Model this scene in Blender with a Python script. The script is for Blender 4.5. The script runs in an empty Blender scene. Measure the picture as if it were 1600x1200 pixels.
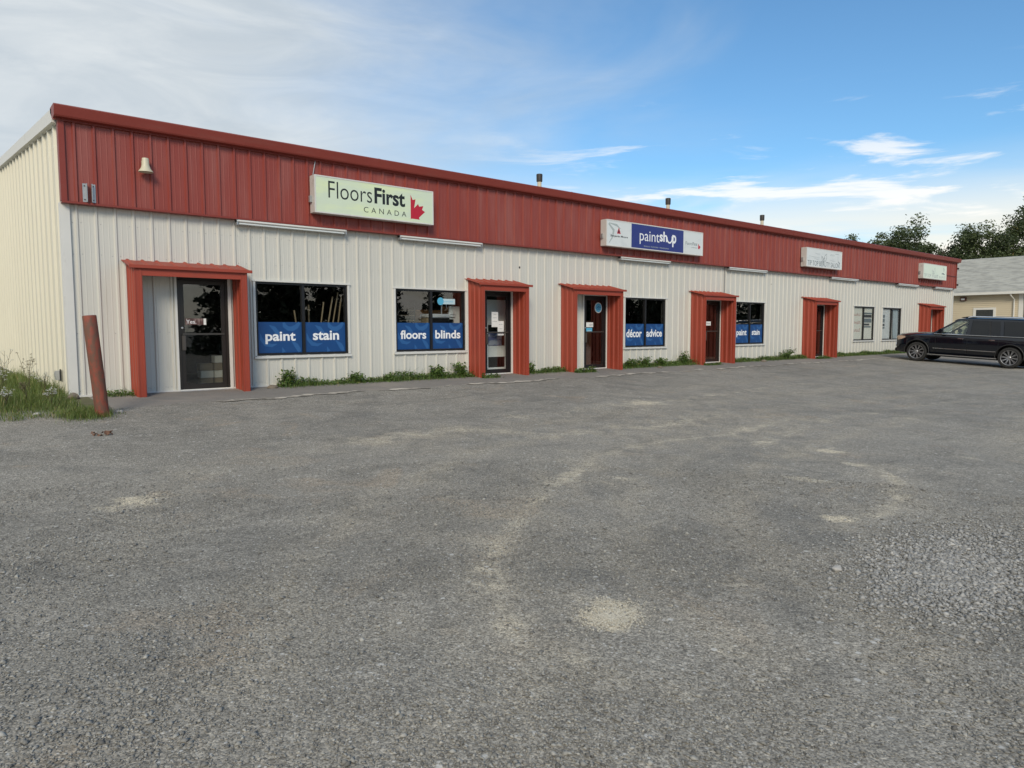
import bpy, bmesh, math, random
import numpy as np
from mathutils import Vector, Matrix
random.seed(7); rng = np.random.default_rng(7)
scene = bpy.context.scene
col = scene.collection
RAD = math.radians

# ------------------------------------------------------------------ camera
cam_d = bpy.data.cameras.new('camera'); cam = bpy.data.objects.new('camera', cam_d); col.objects.link(cam)
yaw, pit, rol = 0.697157, 0.076669, -0.002448
fw = Vector((math.sin(yaw)*math.cos(pit), math.cos(yaw)*math.cos(pit), -math.sin(pit)))
rt = Vector((math.cos(yaw), -math.sin(yaw), 0)); up = rt.cross(fw)
r2 = rt*math.cos(rol)+up*math.sin(rol); u2 = -rt*math.sin(rol)+up*math.cos(rol)
CAM = Vector((0, -14.706, 1.189))
m = Matrix((r2, u2, -fw)).transposed().to_4x4(); m.translation = CAM
cam.matrix_world = m
cam_d.sensor_width = 36; cam_d.lens = 36*1104.6/1600; cam_d.clip_end = 5000; cam_d.clip_start = .05
scene.camera = cam
scene.render.resolution_x = 1024; scene.render.resolution_y = 768

# ------------------------------------------------------------------ node helper
class NT:
    def __init__(s, tree):
        s.t = tree; s.n = tree.nodes; s.l = tree.links
    def new(s, typ, **kw):
        n = s.n.new(typ)
        for k, v in kw.items(): setattr(n, k, v)
        return n
    def put(s, sock, v):
        if isinstance(v, bpy.types.NodeSocket): s.l.new(v, sock)
        elif isinstance(v, (tuple, list)) and len(v) == 3 and sock.type == 'RGBA': sock.default_value = (*v, 1)
        else: sock.default_value = v
    def math(s, op, a, b=None, c=None, clamp=False):
        n = s.new('ShaderNodeMath', operation=op, use_clamp=clamp)
        s.put(n.inputs[0], a)
        if b is not None: s.put(n.inputs[1], b)
        if c is not None: s.put(n.inputs[2], c)
        return n.outputs[0]
    def mix(s, f, a, b, mode='MIX'):
        n = s.new('ShaderNodeMix', data_type='RGBA', blend_type=mode)
        s.put(n.inputs[0], f); s.put(n.inputs[6], a); s.put(n.inputs[7], b)
        return n.outputs[2]
    def ramp(s, f, a, b, smooth=True):
        n = s.new('ShaderNodeMapRange', interpolation_type='SMOOTHSTEP' if smooth else 'LINEAR')
        s.put(n.inputs[0], f); s.put(n.inputs[1], a); s.put(n.inputs[2], b)
        return n.outputs[0]
    def noise(s, vec, scale, detail=4, rough=.55, dist=0):
        n = s.new('ShaderNodeTexNoise'); s.put(n.inputs['Vector'], vec)
        n.inputs['Scale'].default_value = scale; n.inputs['Detail'].default_value = detail
        n.inputs['Roughness'].default_value = rough; n.inputs['Distortion'].default_value = dist
        return n.outputs['Fac']
    def scale(s, vec, sc):
        n = s.new('ShaderNodeMapping'); s.put(n.inputs[0], vec); n.inputs['Scale'].default_value = sc
        return n.outputs[0]

# ------------------------------------------------------------------ world: evening sky, veil of cloud on the left, blue with streaks on the right
SUN_AZ = RAD(-141)      # clockwise from +Y: low from the left, a little in front of the facade
SUN_EL = RAD(32)
world = bpy.data.worlds.new('World'); scene.world = world; world.use_nodes = True
T = NT(world.node_tree); T.n.clear()
out = T.new('ShaderNodeOutputWorld'); bg = T.new('ShaderNodeBackground'); T.l.new(bg.outputs[0], out.inputs[0])
sky = T.new('ShaderNodeTexSky', sky_type='NISHITA'); sky.sun_disc = False
sky.sun_elevation = SUN_EL; sky.sun_rotation = SUN_AZ
sky.air_density = 1.0; sky.dust_density = .6; sky.ozone_density = 1.6
co = T.new('ShaderNodeTexCoord'); D = co.outputs['Generated']
sep = T.new('ShaderNodeSeparateXYZ'); T.l.new(D, sep.inputs[0])
az = T.math('ARCTAN2', sep.outputs[0], sep.outputs[1])            # from +Y towards +X
el = T.math('ARCSINE', sep.outputs[2])
cmb = T.new('ShaderNodeCombineXYZ'); T.put(cmb.inputs[0], az); T.put(cmb.inputs[1], el)
AE = cmb.outputs[0]
# veil: soft high cloud over the left half of the sky
vn = T.noise(T.scale(AE, (1.6, 4.5, 1)), 1.6, 5, .55, .6)
# veil edge is a half-plane: left of azimuth ~0.62 rad
dl = T.math('MULTIPLY', T.math('COSINE', T.math('SUBTRACT', az, RAD(-62))), -1)     # -cos(angle from veil centre)
vv = T.math('ADD', dl, T.math('MULTIPLY', T.math('SUBTRACT', vn, .5), .75))
veil = T.math('SUBTRACT', 1, T.ramp(vv, -.26, .52))
vtex = T.noise(T.scale(AE, (2.2, 9, 1)), 2.0, 6, .6, .8)
veilc = T.mix(T.ramp(vtex, .25, .8), (4.5, 5.0, 5.4), (6.1, 6.4, 6.5))
# streak clouds low in the sky
sn = T.noise(T.scale(AE, (3.2, 21, 1)), 1.5, 7, .58, .5)
low = T.math('SUBTRACT', 1, T.ramp(el, .16, .34))
sf = T.ramp(T.math('ADD', sn, T.math('MULTIPLY', low, .10)), .60, .73)
sf = T.math('MULTIPLY', sf, T.math('SUBTRACT', 1, T.ramp(el, .20, .32)))
sf = T.math('MULTIPLY', sf, T.math('ADD', .12, T.math('MULTIPLY', T.ramp(az, .55, .95), .88)))
# hazy bank near the horizon
hb = T.math('MULTIPLY', T.math('SUBTRACT', 1, T.ramp(el, .09, .23)), T.ramp(T.noise(T.scale(AE, (2, 12, 1)), 1.3, 5, .55, .4), .22, .56))
base = T.mix(1, sky.outputs[0], (.71, 1.04, 1.2), 'MULTIPLY')
c1 = T.mix(T.math('MULTIPLY', hb, .95), base, (8.2, 7.6, 6.5))
c2 = T.mix(T.math('MULTIPLY', sf, .72), c1, (8.8, 8.5, 8.0))
c3 = T.mix(T.math('MULTIPLY', veil, .95), c2, veilc)
T.l.new(c3, bg.inputs[0]); bg.inputs[1].default_value = .1

sd = bpy.data.lights.new('sun', 'SUN'); sun = bpy.data.objects.new('sun', sd); col.objects.link(sun)
sd.energy = 1.85; sd.angle = RAD(20); sd.color = (1, .90, .74)
sdir = Vector((math.sin(SUN_AZ)*math.cos(SUN_EL), math.cos(SUN_AZ)*math.cos(SUN_EL), math.sin(SUN_EL)))
sun.rotation_euler = sdir.to_track_quat('Z', 'Y').to_euler()
scene.view_settings.view_transform = 'Standard'; scene.view_settings.look = 'None'
scene.view_settings.gamma = 1; scene.view_settings.exposure = 0.35
scene.view_settings.use_curve_mapping = False

# ------------------------------------------------------------------ materials
MATS = {}
def mat(name, color, rough=.6, metal=0, var=.12, vscale=3, dirt=None, dscale=(1, 1, 1), bump=0, bscale=40, coat=0, emit=0, spec=.5, attr=None):
    """procedural painted / plain surface: base colour, broad tone variation, optional streaky dirt, fine relief"""
    mt = bpy.data.materials.new(name); mt.use_nodes = True; t = NT(mt.node_tree)
    b = t.n['Principled BSDF']
    oc = t.new('ShaderNodeNewGeometry').outputs['Position']
    n1 = t.noise(oc, vscale, 5)
    c = t.mix(n1, tuple(x*(1-var) for x in color), tuple(min(1, x*(1+var)) for x in color))
    if dirt:
        dc, amt, lo, hi = dirt
        n2 = t.noise(t.scale(oc, dscale), 1, 6, .6)
        c = t.mix(t.math('MULTIPLY', t.ramp(n2, lo, hi), amt), c, dc)
    t.put(b.inputs['Base Color'], c)
    t.put(b.inputs['Roughness'], t.math('ADD', t.math('MULTIPLY', n1, .2), max(.02, rough-.1)))
    b.inputs['Metallic'].default_value = metal; b.inputs['Specular IOR Level'].default_value = spec
    if coat: b.inputs['Coat Weight'].default_value = coat; b.inputs['Coat Roughness'].default_value = .04
    if bump:
        bp = t.new('ShaderNodeBump'); bp.inputs['Strength'].default_value = bump; bp.inputs['Distance'].default_value = .01
        t.put(bp.inputs['Height'], t.noise(oc, bscale, 4)); t.l.new(bp.outputs[0], b.inputs['Normal'])
    if emit:
        t.put(b.inputs['Emission Color'], c); b.inputs['Emission Strength'].default_value = emit
    MATS[name] = mt; return mt
def glass(name, tint, refl_rough=.0, base=.04, body=None):
    """thin pane: clear (or tinted) sheet with Fresnel reflection"""
    mt = bpy.data.materials.new(name); mt.use_nodes = True; t = NT(mt.node_tree); t.n.clear()
    o = t.new('ShaderNodeOutputMaterial'); tr = t.new('ShaderNodeBsdfTransparent'); gl = t.new('ShaderNodeBsdfGlossy')
    tr.inputs[0].default_value = (*tint, 1); gl.inputs['Roughness'].default_value = refl_rough
    gl.inputs[0].default_value = (1, 1, 1, 1)
    oc = t.new('ShaderNodeNewGeometry').outputs['Position']
    bp = t.new('ShaderNodeBump'); bp.inputs['Strength'].default_value = .08; bp.inputs['Distance'].default_value = .02
    t.put(bp.inputs['Height'], t.noise(oc, 1.3, 2)); t.l.new(bp.outputs[0], gl.inputs['Normal'])
    fr = t.new('ShaderNodeFresnel'); bf = t.new('ShaderNodeNewGeometry').outputs['Backfacing']
    t.put(fr.inputs[0], t.math('ADD', 1.52, t.math('MULTIPLY', bf, 1/1.52-1.52)))
    f = t.math('MULTIPLY', fr.outputs[0], 1.15, clamp=True)
    mx = t.new('ShaderNodeMixShader'); t.l.new(f, mx.inputs[0]); t.l.new(tr.outputs[0], mx.inputs[1]); t.l.new(gl.outputs[0], mx.inputs[2])
    t.l.new(mx.outputs[0], o.inputs[0]); MATS[name] = mt; return mt

white_panel = mat('white_panel', (.62, .605, .545), .42, 0, .05, .8, ((.34, .31, .25), .65, .56, .85), (5, 5, .35), .03, 60)
cream_panel = mat('cream_panel', (.66, .63, .52), .45, 0, .05, .8, ((.40, .36, .26), .3, .58, .85), (5, 5, .3), .03, 60)
white_trim = mat('white_trim', (.68, .67, .63), .4, 0, .06, 3, ((.35, .32, .27), .5, .58, .8), (6, 6, 2))
red_panel = mat('red_panel', (.27, .052, .038), .5, 0, .08, .7, ((.33, .115, .095), .6, .42, .75), (3.5, 3.5, .4), .03, 60, spec=.45)
red_trim = mat('red_trim', (.24, .046, .034), .45, 0, .10, 1.2, ((.25, .085, .066), .5, .5, .8), (1.2, 6, 6), spec=.3)
portal_red = mat('portal_red', (.335, .054, .028), .5, 0, .09, 1.5, ((.20, .05, .03), .5, .5, .8), (6, 6, .6))
bronze = mat('bronze_frame', (.020, .017, .015), .35, 0, .15, 4)
black_frame = mat('black_frame', (.012, .012, .013), .4, 0, .1, 4)
alu = mat('aluminium', (.62, .62, .62), .35, .7, .08, 6, ((.3, .28, .25), .4, .55, .8), (3, 3, 3))
galv = mat('galvanised_steel', (.45, .46, .46), .45, .6, .15, 9, ((.22, .17, .13), .6, .5, .75), (9, 9, 9))
pane_glass = glass('window_glass', (.95, .965, .96))
car_glass_clear = glass('car_glass', (.80, .86, .84))
car_glass_dark = glass('car_privacy_glass', (.055, .058, .062))
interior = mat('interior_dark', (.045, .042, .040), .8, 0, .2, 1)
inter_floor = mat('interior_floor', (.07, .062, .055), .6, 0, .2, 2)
decal_blue = mat('decal_blue', (.008, .062, .21), .42, 0, .05, 2)
decal_light = mat('decal_light_blue', (.026, .115, .31), .42, 0, .05, 2)
decal_white = mat('decal_white', (.86, .87, .88), .5, 0, .03, 2)
sign_face = mat('sign_face', (.57, .65, .50), .35, 0, .05, 1.2, ((.66, .74, .42), .7, .45, .65), (.5, 1, 2.4), emit=.10)
sign_face_white = mat('sign_face_white', (.70, .735, .73), .35, 0, .04, 1.2, ((.52, .58, .60), .6, .5, .75), (1.3, 1, 3))
sign_face_green = mat('sign_face_green', (.70, .78, .66), .35, 0, .05, 1.2, ((.60, .74, .62), .6, .45, .7), (1.3, 1, 3), emit=.06)
sign_blue = mat('sign_blue', (.020, .035, .20), .35, 0, .06, 1.2)
sign_frame = mat('sign_frame', (.62, .60, .565), .45, .1, .08, 4, ((.33, .29, .25), .5, .52, .75), (4, 4, 4))
ink = mat('ink_black', (.012, .016, .016), .5)
ink_grey = mat('ink_grey', (.16, .20, .21), .5)
ink_pale = mat('ink_pale', (.42, .47, .46), .5)
leaf_red = mat('leaf_red', (.50, .015, .035), .45)
text_red = mat('text_red', (.42, .10, .06), .6)
sky_sticker = mat('sticker_blue', (.10, .42, .62), .4)
paper = mat('paper', (.80, .80, .77), .7, 0, .03, 3)
rust_red = mat('bollard_paint', (.235, .056, .032), .68, 0, .3, 7, ((.12, .066, .042), .85, .40, .58), (14, 14, 6), .5, 45)
conc = mat('concrete', (.33, .32, .30), .85, 0, .15, 5, bump=.3, bscale=80)
rock_m = mat('rock', (.20, .165, .125), .85, 0, .3, 14, bump=.5, bscale=50)
tyre_m = mat('tyre_rubber', (.018, .018, .018), .75, 0, .15, 9, ((.06, .055, .05), .5, .5, .75), (9, 9, 9))
rim_m = mat('rim_alloy', (.40, .40, .41), .3, .85, .05, 6)
rim_dark = mat('rim_dark', (.02, .02, .022), .4, .3, .1, 6)
chrome = mat('chrome', (.78, .78, .78), .14, 1, .03, 6)
car_paint = mat('car_paint', (.0030, .0045, .009), .14, 0, .1, 1, spec=.3, coat=.9)
car_trim = mat('car_black_trim', (.012, .012, .013), .5, 0, .1, 6)
seat_m = mat('car_seat', (.16, .15, .14), .7, 0, .1, 6)
lamp_amber = mat('headlamp', (.62, .42, .30), .12, .2, .15, 25, coat=1)
siding_m = mat('siding_beige', (.63, .545, .395), .6, 0, .05, 1.2)
house_white = mat('house_trim', (.74, .725, .67), .5, 0, .04, 2)
shingle_m = mat('shingles', (.42, .42, .385), .85, 0, .18, .9, ((.29, .29, .27), .8, .42, .62), (3, 1.6, 9), .4, 9)
bark = mat('bark', (.09, .07, .05), .9, 0, .25, 6, bump=.5, bscale=20)
wood_m = mat('pale_wood', (.30, .235, .15), .6, 0, .15, 8)
warm_lit_wood = mat('warm_lit_wood', (.55, .24, .085), .55, 0, .2, 6)  # orange tone holds the warm indoor light in the wood colour
ply = mat('white_board', (.78, .785, .77), .5, 0, .05, 3)
poster_m = mat('poster_print', (.13, .15, .30), .45, 0, .4, 6, ((.5, .52, .58), .8, .5, .62), (3, 3, 7))
beige_wall = mat('interior_beige', (.46, .39, .28), .7, 0, .06, 2)
brown_board = mat('brown_board', (.12, .045, .028), .5, 0, .15, 3)
curtain_m = mat('curtain_blue', (.42, .50, .55), .8, 0, .15, 5, ((.16, .20, .24), .7, .5, .65), (14, 14, .4))
blind_m = mat('blind_cream', (.85, .82, .72), .7, 0, .06, 3)
flue_m = mat('flue_cream', (.52, .45, .34), .5, 0, .15, 5, ((.30, .12, .07), .6, .5, .7), (4, 4, 3))
soot = mat('flue_cap', (.035, .03, .027), .6, .2, .2, 9)
horn_m = mat('horn_cream', (.62, .57, .42), .45, 0, .06, 6)
dead_leaf = mat('dead_leaf', (.15, .075, .045), .8, 0, .3, 20)

def leafmat(name, a, b, c=None, trans=.25):
    mt = bpy.data.materials.new(name); mt.use_nodes = True; t = NT(mt.node_tree); p = t.n['Principled BSDF']
    at = t.new('ShaderNodeAttribute', attribute_name='tone')
    cc = t.mix(at.outputs['Fac'], a, b)
    if c: cc = t.mix(t.ramp(at.outputs['Fac'], .88, .97), cc, c)
    t.put(p.inputs['Base Color'], cc); p.inputs['Roughness'].default_value = .55
    o = t.n['Material Output']; tl = t.new('ShaderNodeBsdfTranslucent'); t.put(tl.inputs[0], cc)
    mx = t.new('ShaderNodeMixShader'); mx.inputs[0].default_value = trans
    t.l.new(p.outputs[0], mx.inputs[1]); t.l.new(tl.outputs[0], mx.inputs[2]); t.l.new(mx.outputs[0], o.inputs[0])
    return mt
leaf_green = leafmat('leaf_green', (.042, .062, .024), (.125, .16, .058), (.25, .20, .08))
spruce_green = leafmat('spruce_green', (.012, .022, .013), (.030, .050, .024), None, .1)
weed_green = leafmat('weed_green', (.05, .10, .018), (.15, .23, .05), (.25, .22, .08))
grass_green = leafmat('grass_green', (.07, .12, .022), (.20, .25, .06), (.34, .28, .12))
flower_white = leafmat('flower_white', (.55, .56, .50), (.75, .75, .70))
stem_dry = leafmat('stem_dry', (.10, .085, .045), (.20, .17, .09))

def gravel_material():
    mt = bpy.data.materials.new('gravel_lot'); mt.use_nodes = True; t = NT(mt.node_tree); p = t.n['Principled BSDF']
    g = t.new('ShaderNodeNewGeometry').outputs['Position']
    dust = t.new('ShaderNodeAttribute', attribute_name='dust').outputs['Fac']
    big = t.noise(g, .33, 5, .6, .4); mid = t.noise(g, 2.1, 6, .65)
    wrp = t.noise(t.scale(g, (.5, 1.6, 1)), .9, 5, .6, 1.2)
    c = t.mix(t.ramp(big, .3, .7), (.262, .252, .230), (.345, .328, .296))
    c = t.mix(t.math('MULTIPLY', t.ramp(mid, .45, .75), .6), c, (.40, .385, .355))
    c = t.mix(t.math('MULTIPLY', t.ramp(wrp, .52, .74), .55), c, (.190, .184, .170))
    brown = t.noise(g, 1.1, 5, .6, 1.0)
    c = t.mix(t.math('MULTIPLY', t.ramp(brown, .56, .74), .5), c, (.41, .335, .255))
    brk = t.math('ADD', t.math('MULTIPLY', t.math('SUBTRACT', t.noise(g, 5.5, 7, .72, .6), .5), 1.5), t.math('MULTIPLY', t.math('SUBTRACT', t.noise(g, 1.4, 4, .6), .5), .9))
    dn = t.math('MULTIPLY', t.ramp(t.math('ADD', dust, t.math('MULTIPLY', brk, t.ramp(dust, .02, .25))), .18, .95), .9)
    strk = t.noise(t.scale(g, (.55, 2.6, 1)), 1.3, 6, .68, 1.6)
    c = t.mix(t.math('MULTIPLY', t.ramp(strk, .55, .70), .5), c, (.44, .415, .365))
    c = t.mix(t.math('MULTIPLY', t.ramp(t.noise(g, .75, 6, .66, 1.4), .50, .68), .45), c, (.165, .165, .16))
    soft = t.new('ShaderNodeAttribute', attribute_name='tracks').outputs['Fac']
    sfn = t.math('MULTIPLY', soft, t.math('ADD', .25, t.math('MULTIPLY', t.ramp(t.noise(g, 3.2, 7, .7, .5), .35, .68), .9)), clamp=True)
    c = t.mix(t.math('MULTIPLY', sfn, .75), c, (.50, .45, .365))
    c = t.mix(dn, c, (.68, .615, .49))
    # pebble grain at three sizes, each cell with its own tone
    def cells(sc):
        v = t.new('ShaderNodeTexVoronoi'); t.put(v.inputs['Vector'], g); v.inputs['Scale'].default_value = sc; v.inputs['Randomness'].default_value = 1
        s = t.new('ShaderNodeSeparateColor'); t.l.new(v.outputs['Color'], s.inputs[0]); return v.outputs['Distance'], s.outputs[0], s.outputs[1]
    d1, a1, b1 = cells(120); d2, a2, b2 = cells(52); d3, a3, b3 = cells(16)
    tone = t.math('ADD', .48, t.math('MULTIPLY', a1, .78))
    tone = t.math('MULTIPLY', tone, t.math('ADD', .80, t.math('MULTIPLY', a2, .40)))
    tone = t.math('MULTIPLY', tone, t.math('ADD', .94, t.math('MULTIPLY', a3, .12)))
    tn = t.new('ShaderNodeCombineColor'); [t.put(tn.inputs[i], t.math('MULTIPLY', tone, (.99, .968, .925)[i])) for i in range(3)]
    c = t.mix(1, c, tn.outputs[0], 'MULTIPLY')
    pale = t.math('MULTIPLY', t.ramp(b2, .925, .95), t.math('SUBTRACT', 1, t.ramp(d2, .25, .45)))
    c = t.mix(t.math('MULTIPLY', pale, .75), c, (.62, .61, .58))
    pale2 = t.math('MULTIPLY', t.ramp(b3, .96, .97), t.math('SUBTRACT', 1, t.ramp(d3, .2, .34)))
    c = t.mix(t.math('MULTIPLY', pale2, .7), c, (.6, .59, .56))
    t.put(p.inputs['Base Color'], c); p.inputs['Roughness'].default_value = .88; p.inputs['Specular IOR Level'].default_value = .25
    h = t.math('ADD', t.math('MULTIPLY', t.math('SUBTRACT', .6, d1), .35), t.math('ADD', t.math('MULTIPLY', t.math('SUBTRACT', .6, d2), .7), t.math('MULTIPLY', mid, .8)))
    bp = t.new('ShaderNodeBump'); bp.inputs['Strength'].default_value = .6; bp.inputs['Distance'].default_value = .010
    t.put(bp.inputs['Height'], h); t.l.new(bp.outputs[0], p.inputs['Normal'])
    return mt
gravel_m = gravel_material()
def stone_material(name, lo, hi):
    mt = bpy.data.materials.new(name); mt.use_nodes = True; t = NT(mt.node_tree); p = t.n['Principled BSDF']
    at = t.new('ShaderNodeAttribute', attribute_name='tone').outputs['Fac']
    g = t.new('ShaderNodeNewGeometry').outputs['Position']
    c = t.mix(at, lo, hi); c = t.mix(t.math('MULTIPLY', t.ramp(at, .93, .99), .6), c, (.46, .42, .36))
    c = t.mix(t.math('MULTIPLY', t.noise(g, 160, 3), .35), c, (.10, .10, .10))
    t.put(p.inputs['Base Color'], c); p.inputs['Roughness'].default_value = .85; p.inputs['Specular IOR Level'].default_value = .3
    return mt
stone_m = stone_material('loose_stone', (.13, .125, .115), (.50, .485, .44))
stone_blue = stone_material('crushed_stone', (.20, .198, .19), (.54, .53, .505))
def walk_material():
    mt = bpy.data.materials.new('walkway_asphalt'); mt.use_nodes = True; t = NT(mt.node_tree); p = t.n['Principled BSDF']
    g = t.new('ShaderNodeNewGeometry').outputs['Position']
    c = t.mix(t.noise(g, 1.5, 5), (.18, .165, .148), (.25, .228, .20))
    c = t.mix(t.math('MULTIPLY', t.ramp(t.noise(g, .8, 5, .6, 1), .52, .7), .6), c, (.31, .265, .22))
    c = t.mix(t.math('MULTIPLY', t.ramp(t.noise(g, 70, 3), .4, .75), .5), c, (.36, .335, .30))
    t.put(p.inputs['Base Color'], c); p.inputs['Roughness'].default_value = .9
    bp = t.new('ShaderNodeBump'); bp.inputs['Strength'].default_value = .6; bp.inputs['Distance'].default_value = .008
    t.put(bp.inputs['Height'], t.noise(g, 60, 5, .7)); t.l.new(bp.outputs[0], p.inputs['Normal'])
    return mt
walk_m = walk_material()
edge_m = mat('pale_edge', (.55, .50, .42), .9, 0, .25, 8, ((.18, .165, .14), .8, .48, .6), (3, 3, 3), .5, 60)
soil_m = mat('verge_soil', (.105, .105, .045), .9, 0, .35, 3, ((.16, .13, .08), .7, .45, .65), (2, 2, 2), .6, 30)

# ------------------------------------------------------------------ mesh helpers
class MB:
    def __init__(s): s.v = []; s.f = []; s.mi = []; s.cur = 0
    def add(s, vs, fs):
        o = len(s.v); s.v += [tuple(v) for v in vs]; s.f += [tuple(i+o for i in f) for f in fs]; s.mi += [s.cur]*len(fs); return s
    def box(s, x0, x1, y0, y1, z0, z1, bev=0):
        if bev <= 0:
            return s.add([(x0,y0,z0),(x1,y0,z0),(x1,y1,z0),(x0,y1,z0),(x0,y0,z1),(x1,y0,z1),(x1,y1,z1),(x0,y1,z1)],
                  [(0,3,2,1),(4,5,6,7),(0,1,5,4),(1,2,6,5),(2,3,7,6),(3,0,4,7)])
        bm = bmesh.new(); bmesh.ops.create_cube(bm, size=1)
        for v in bm.verts: v.co = Vector(((x0+x1)/2+v.co.x*(x1-x0), (y0+y1)/2+v.co.y*(y1-y0), (z0+z1)/2+v.co.z*(z1-z0)))
        bmesh.ops.bevel(bm, geom=bm.edges[:], offset=bev, segments=2, affect='EDGES')
        bm.verts.ensure_lookup_table()
        s.add([v.co[:] for v in bm.verts], [[v.index for v in f.verts] for f in bm.faces]); bm.free(); return s
    def prism(s, poly, fn):
        """poly: 2D points; fn(p, k) -> 3D for k=0/1 end"""
        n = len(poly); vs = [fn(p, 0) for p in poly]+[fn(p, 1) for p in poly]
        return s.add(vs, [tuple(range(n))[::-1], tuple(range(n, 2*n))]+[(i, (i+1) % n, n+(i+1) % n, n+i) for i in range(n)])
    def tube(s, pts, rads, n=8, cap=True):
        pts = [Vector(p) for p in pts]; vs = []
        for i, p in enumerate(pts):
            d = (pts[min(i+1, len(pts)-1)]-pts[max(i-1, 0)]).normalized()
            a = d.orthogonal().normalized() if i == 0 else (pa-d*pa.dot(d)).normalized()
            pa = a; b = d.cross(a); r = rads[i] if isinstance(rads, (list, tuple)) else rads
            vs += [p+(a*math.cos(2*math.pi*k/n)+b*math.sin(2*math.pi*k/n))*r for k in range(n)]
        fs = [(i*n+k, i*n+(k+1) % n, (i+1)*n+(k+1) % n, (i+1)*n+k) for i in range(len(pts)-1) for k in range(n)]
        if cap: fs += [tuple(range(n))[::-1], tuple(range((len(pts)-1)*n, len(pts)*n))]
        return s.add(vs, fs)
    def lathe(s, prof, fn, n=32, close=False):
        """prof: (r, h); fn(r*cos, r*sin, h) -> 3D"""
        vs = [fn(r*math.cos(2*math.pi*k/n), r*math.sin(2*math.pi*k/n), h) for r, h in prof for k in range(n)]
        M = len(prof); R = M if close else M-1
        return s.add(vs, [(i*n+k, i*n+(k+1) % n, ((i+1) % M)*n+(k+1) % n, ((i+1) % M)*n+k) for i in range(R) for k in range(n)])
    def mesh(s, name):
        me = bpy.data.meshes.new(name); me.from_pydata(s.v, [], s.f); return me
    def build(s, name, mats, parent=None, smooth=None, fix=True):
        me = s.mesh(name)
        if not isinstance(mats, (list, tuple)): mats = [mats]
        for mm in mats: me.materials.append(mm)
        if len(mats) > 1: me.polygons.foreach_set('material_index', s.mi)
        if fix:
            bm = bmesh.new(); bm.from_mesh(me); bmesh.ops.recalc_face_normals(bm, faces=bm.faces[:]); bm.to_mesh(me); bm.free()
        if smooth is not None:
            me.polygons.foreach_set('use_smooth', [True]*len(me.polygons)); me.set_sharp_from_angle(angle=RAD(smooth))
        o = bpy.data.objects.new(name, me); col.objects.link(o)
        if parent: o.parent = parent
        return o
def tag(o, label=None, cat=None, group=None, kind=None):
    if label: o['label'] = label
    if cat: o['category'] = cat
    if group: o['group'] = group
    if kind: o['kind'] = kind
    return o
def empty(name, loc, label, cat, group=None, rz=0):
    o = bpy.data.objects.new(name, None); col.objects.link(o); o.location = loc; o.rotation_euler = (0, 0, rz); o.empty_display_size = .2
    return tag(o, label, cat, group)
def numpy_mesh(name, V, F, mats, tone=None, mi=None):
    """V (n,3), F (m,k) arrays; tone per face"""
    me = bpy.data.meshes.new(name); k = F.shape[1]
    me.vertices.add(len(V)); me.vertices.foreach_set('co', V.astype(np.float32).ravel())
    me.loops.add(F.size); me.loops.foreach_set('vertex_index', F.astype(np.int32).ravel())
    me.polygons.add(len(F)); me.polygons.foreach_set('loop_start', np.arange(0, F.size, k, dtype=np.int32))
    for mm in (mats if isinstance(mats, (list, tuple)) else [mats]): me.materials.append(mm)
    if mi is not None: me.polygons.foreach_set('material_index', np.asarray(mi, dtype=np.int32))
    if tone is not None:
        a = me.attributes.new('tone', 'FLOAT', 'FACE'); a.data.foreach_set('value', np.asarray(tone, dtype=np.float32))
    me.update(calc_edges=True); me.validate()
    o = bpy.data.objects.new(name, me); col.objects.link(o); return o
def text_obj(name, body, rect, y, material, parent=None, bold=0.0, spacing=1.0, depth=.0015):
    """flat lettering in the XZ plane facing -Y fitted to rect (x0, z0, x1, z1)"""
    cu = bpy.data.curves.new(name, 'FONT'); cu.body = body; cu.size = 1; cu.offset = bold; cu.space_character = spacing; cu.resolution_u = 4
    o = bpy.data.objects.new(name, cu); col.objects.link(o)
    dg = bpy.context.evaluated_depsgraph_get(); me = bpy.data.meshes.new_from_object(o.evaluated_get(dg))
    bpy.data.objects.remove(o); bpy.data.curves.remove(cu)
    vs = np.array([v.co[:] for v in me.vertices]); lo = vs.min(0); hi = vs.max(0)
    x0, z0, x1, z1 = rect
    for v in me.vertices:
        v.co = (x0+(v.co.x-lo[0])/(hi[0]-lo[0])*(x1-x0), y, z0+(v.co.y-lo[1])/(hi[1]-lo[1])*(z1-z0))
    bm = bmesh.new(); bm.from_mesh(me)
    r = bmesh.ops.extrude_face_region(bm, geom=bm.faces[:])
    for g in r['geom']:
        if isinstance(g, bmesh.types.BMVert): g.co.y -= depth
    bmesh.ops.recalc_face_normals(bm, faces=bm.faces[:]); bm.to_mesh(me); bm.free()
    me.polygons.foreach_set('use_smooth', [False]*len(me.polygons))
    me.materials.clear(); me.materials.append(material)
    o = bpy.data.objects.new(name, me); col.objects.link(o)
    if parent: o.parent = parent
    return o
def ribbon(mb, pts, widths, y, depth=.001):
    """tapered flat brush stroke in XZ"""
    P = [Vector(p) for p in pts]; L = []; R = []
    for i, p in enumerate(P):
        d = (P[min(i+1, len(P)-1)]-P[max(i-1, 0)]); d = d/(d.length or 1); nrm = Vector((-d.y, d.x)); w = widths[i]/2
        L.append(p+nrm*w); R.append(p-nrm*w)
    n = len(P)
    vs = [(a.x, y-depth, a.y) for a in L]+[(a.x, y-depth, a.y) for a in R]
    return mb.add(vs, [(i, i+1, n+i+1, n+i) for i in range(n-1)])
def poly_xz(mb, pts, y, depth=.0015):
    return mb.prism(pts, lambda p, k: (p[0], y-depth*k, p[1]))

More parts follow.
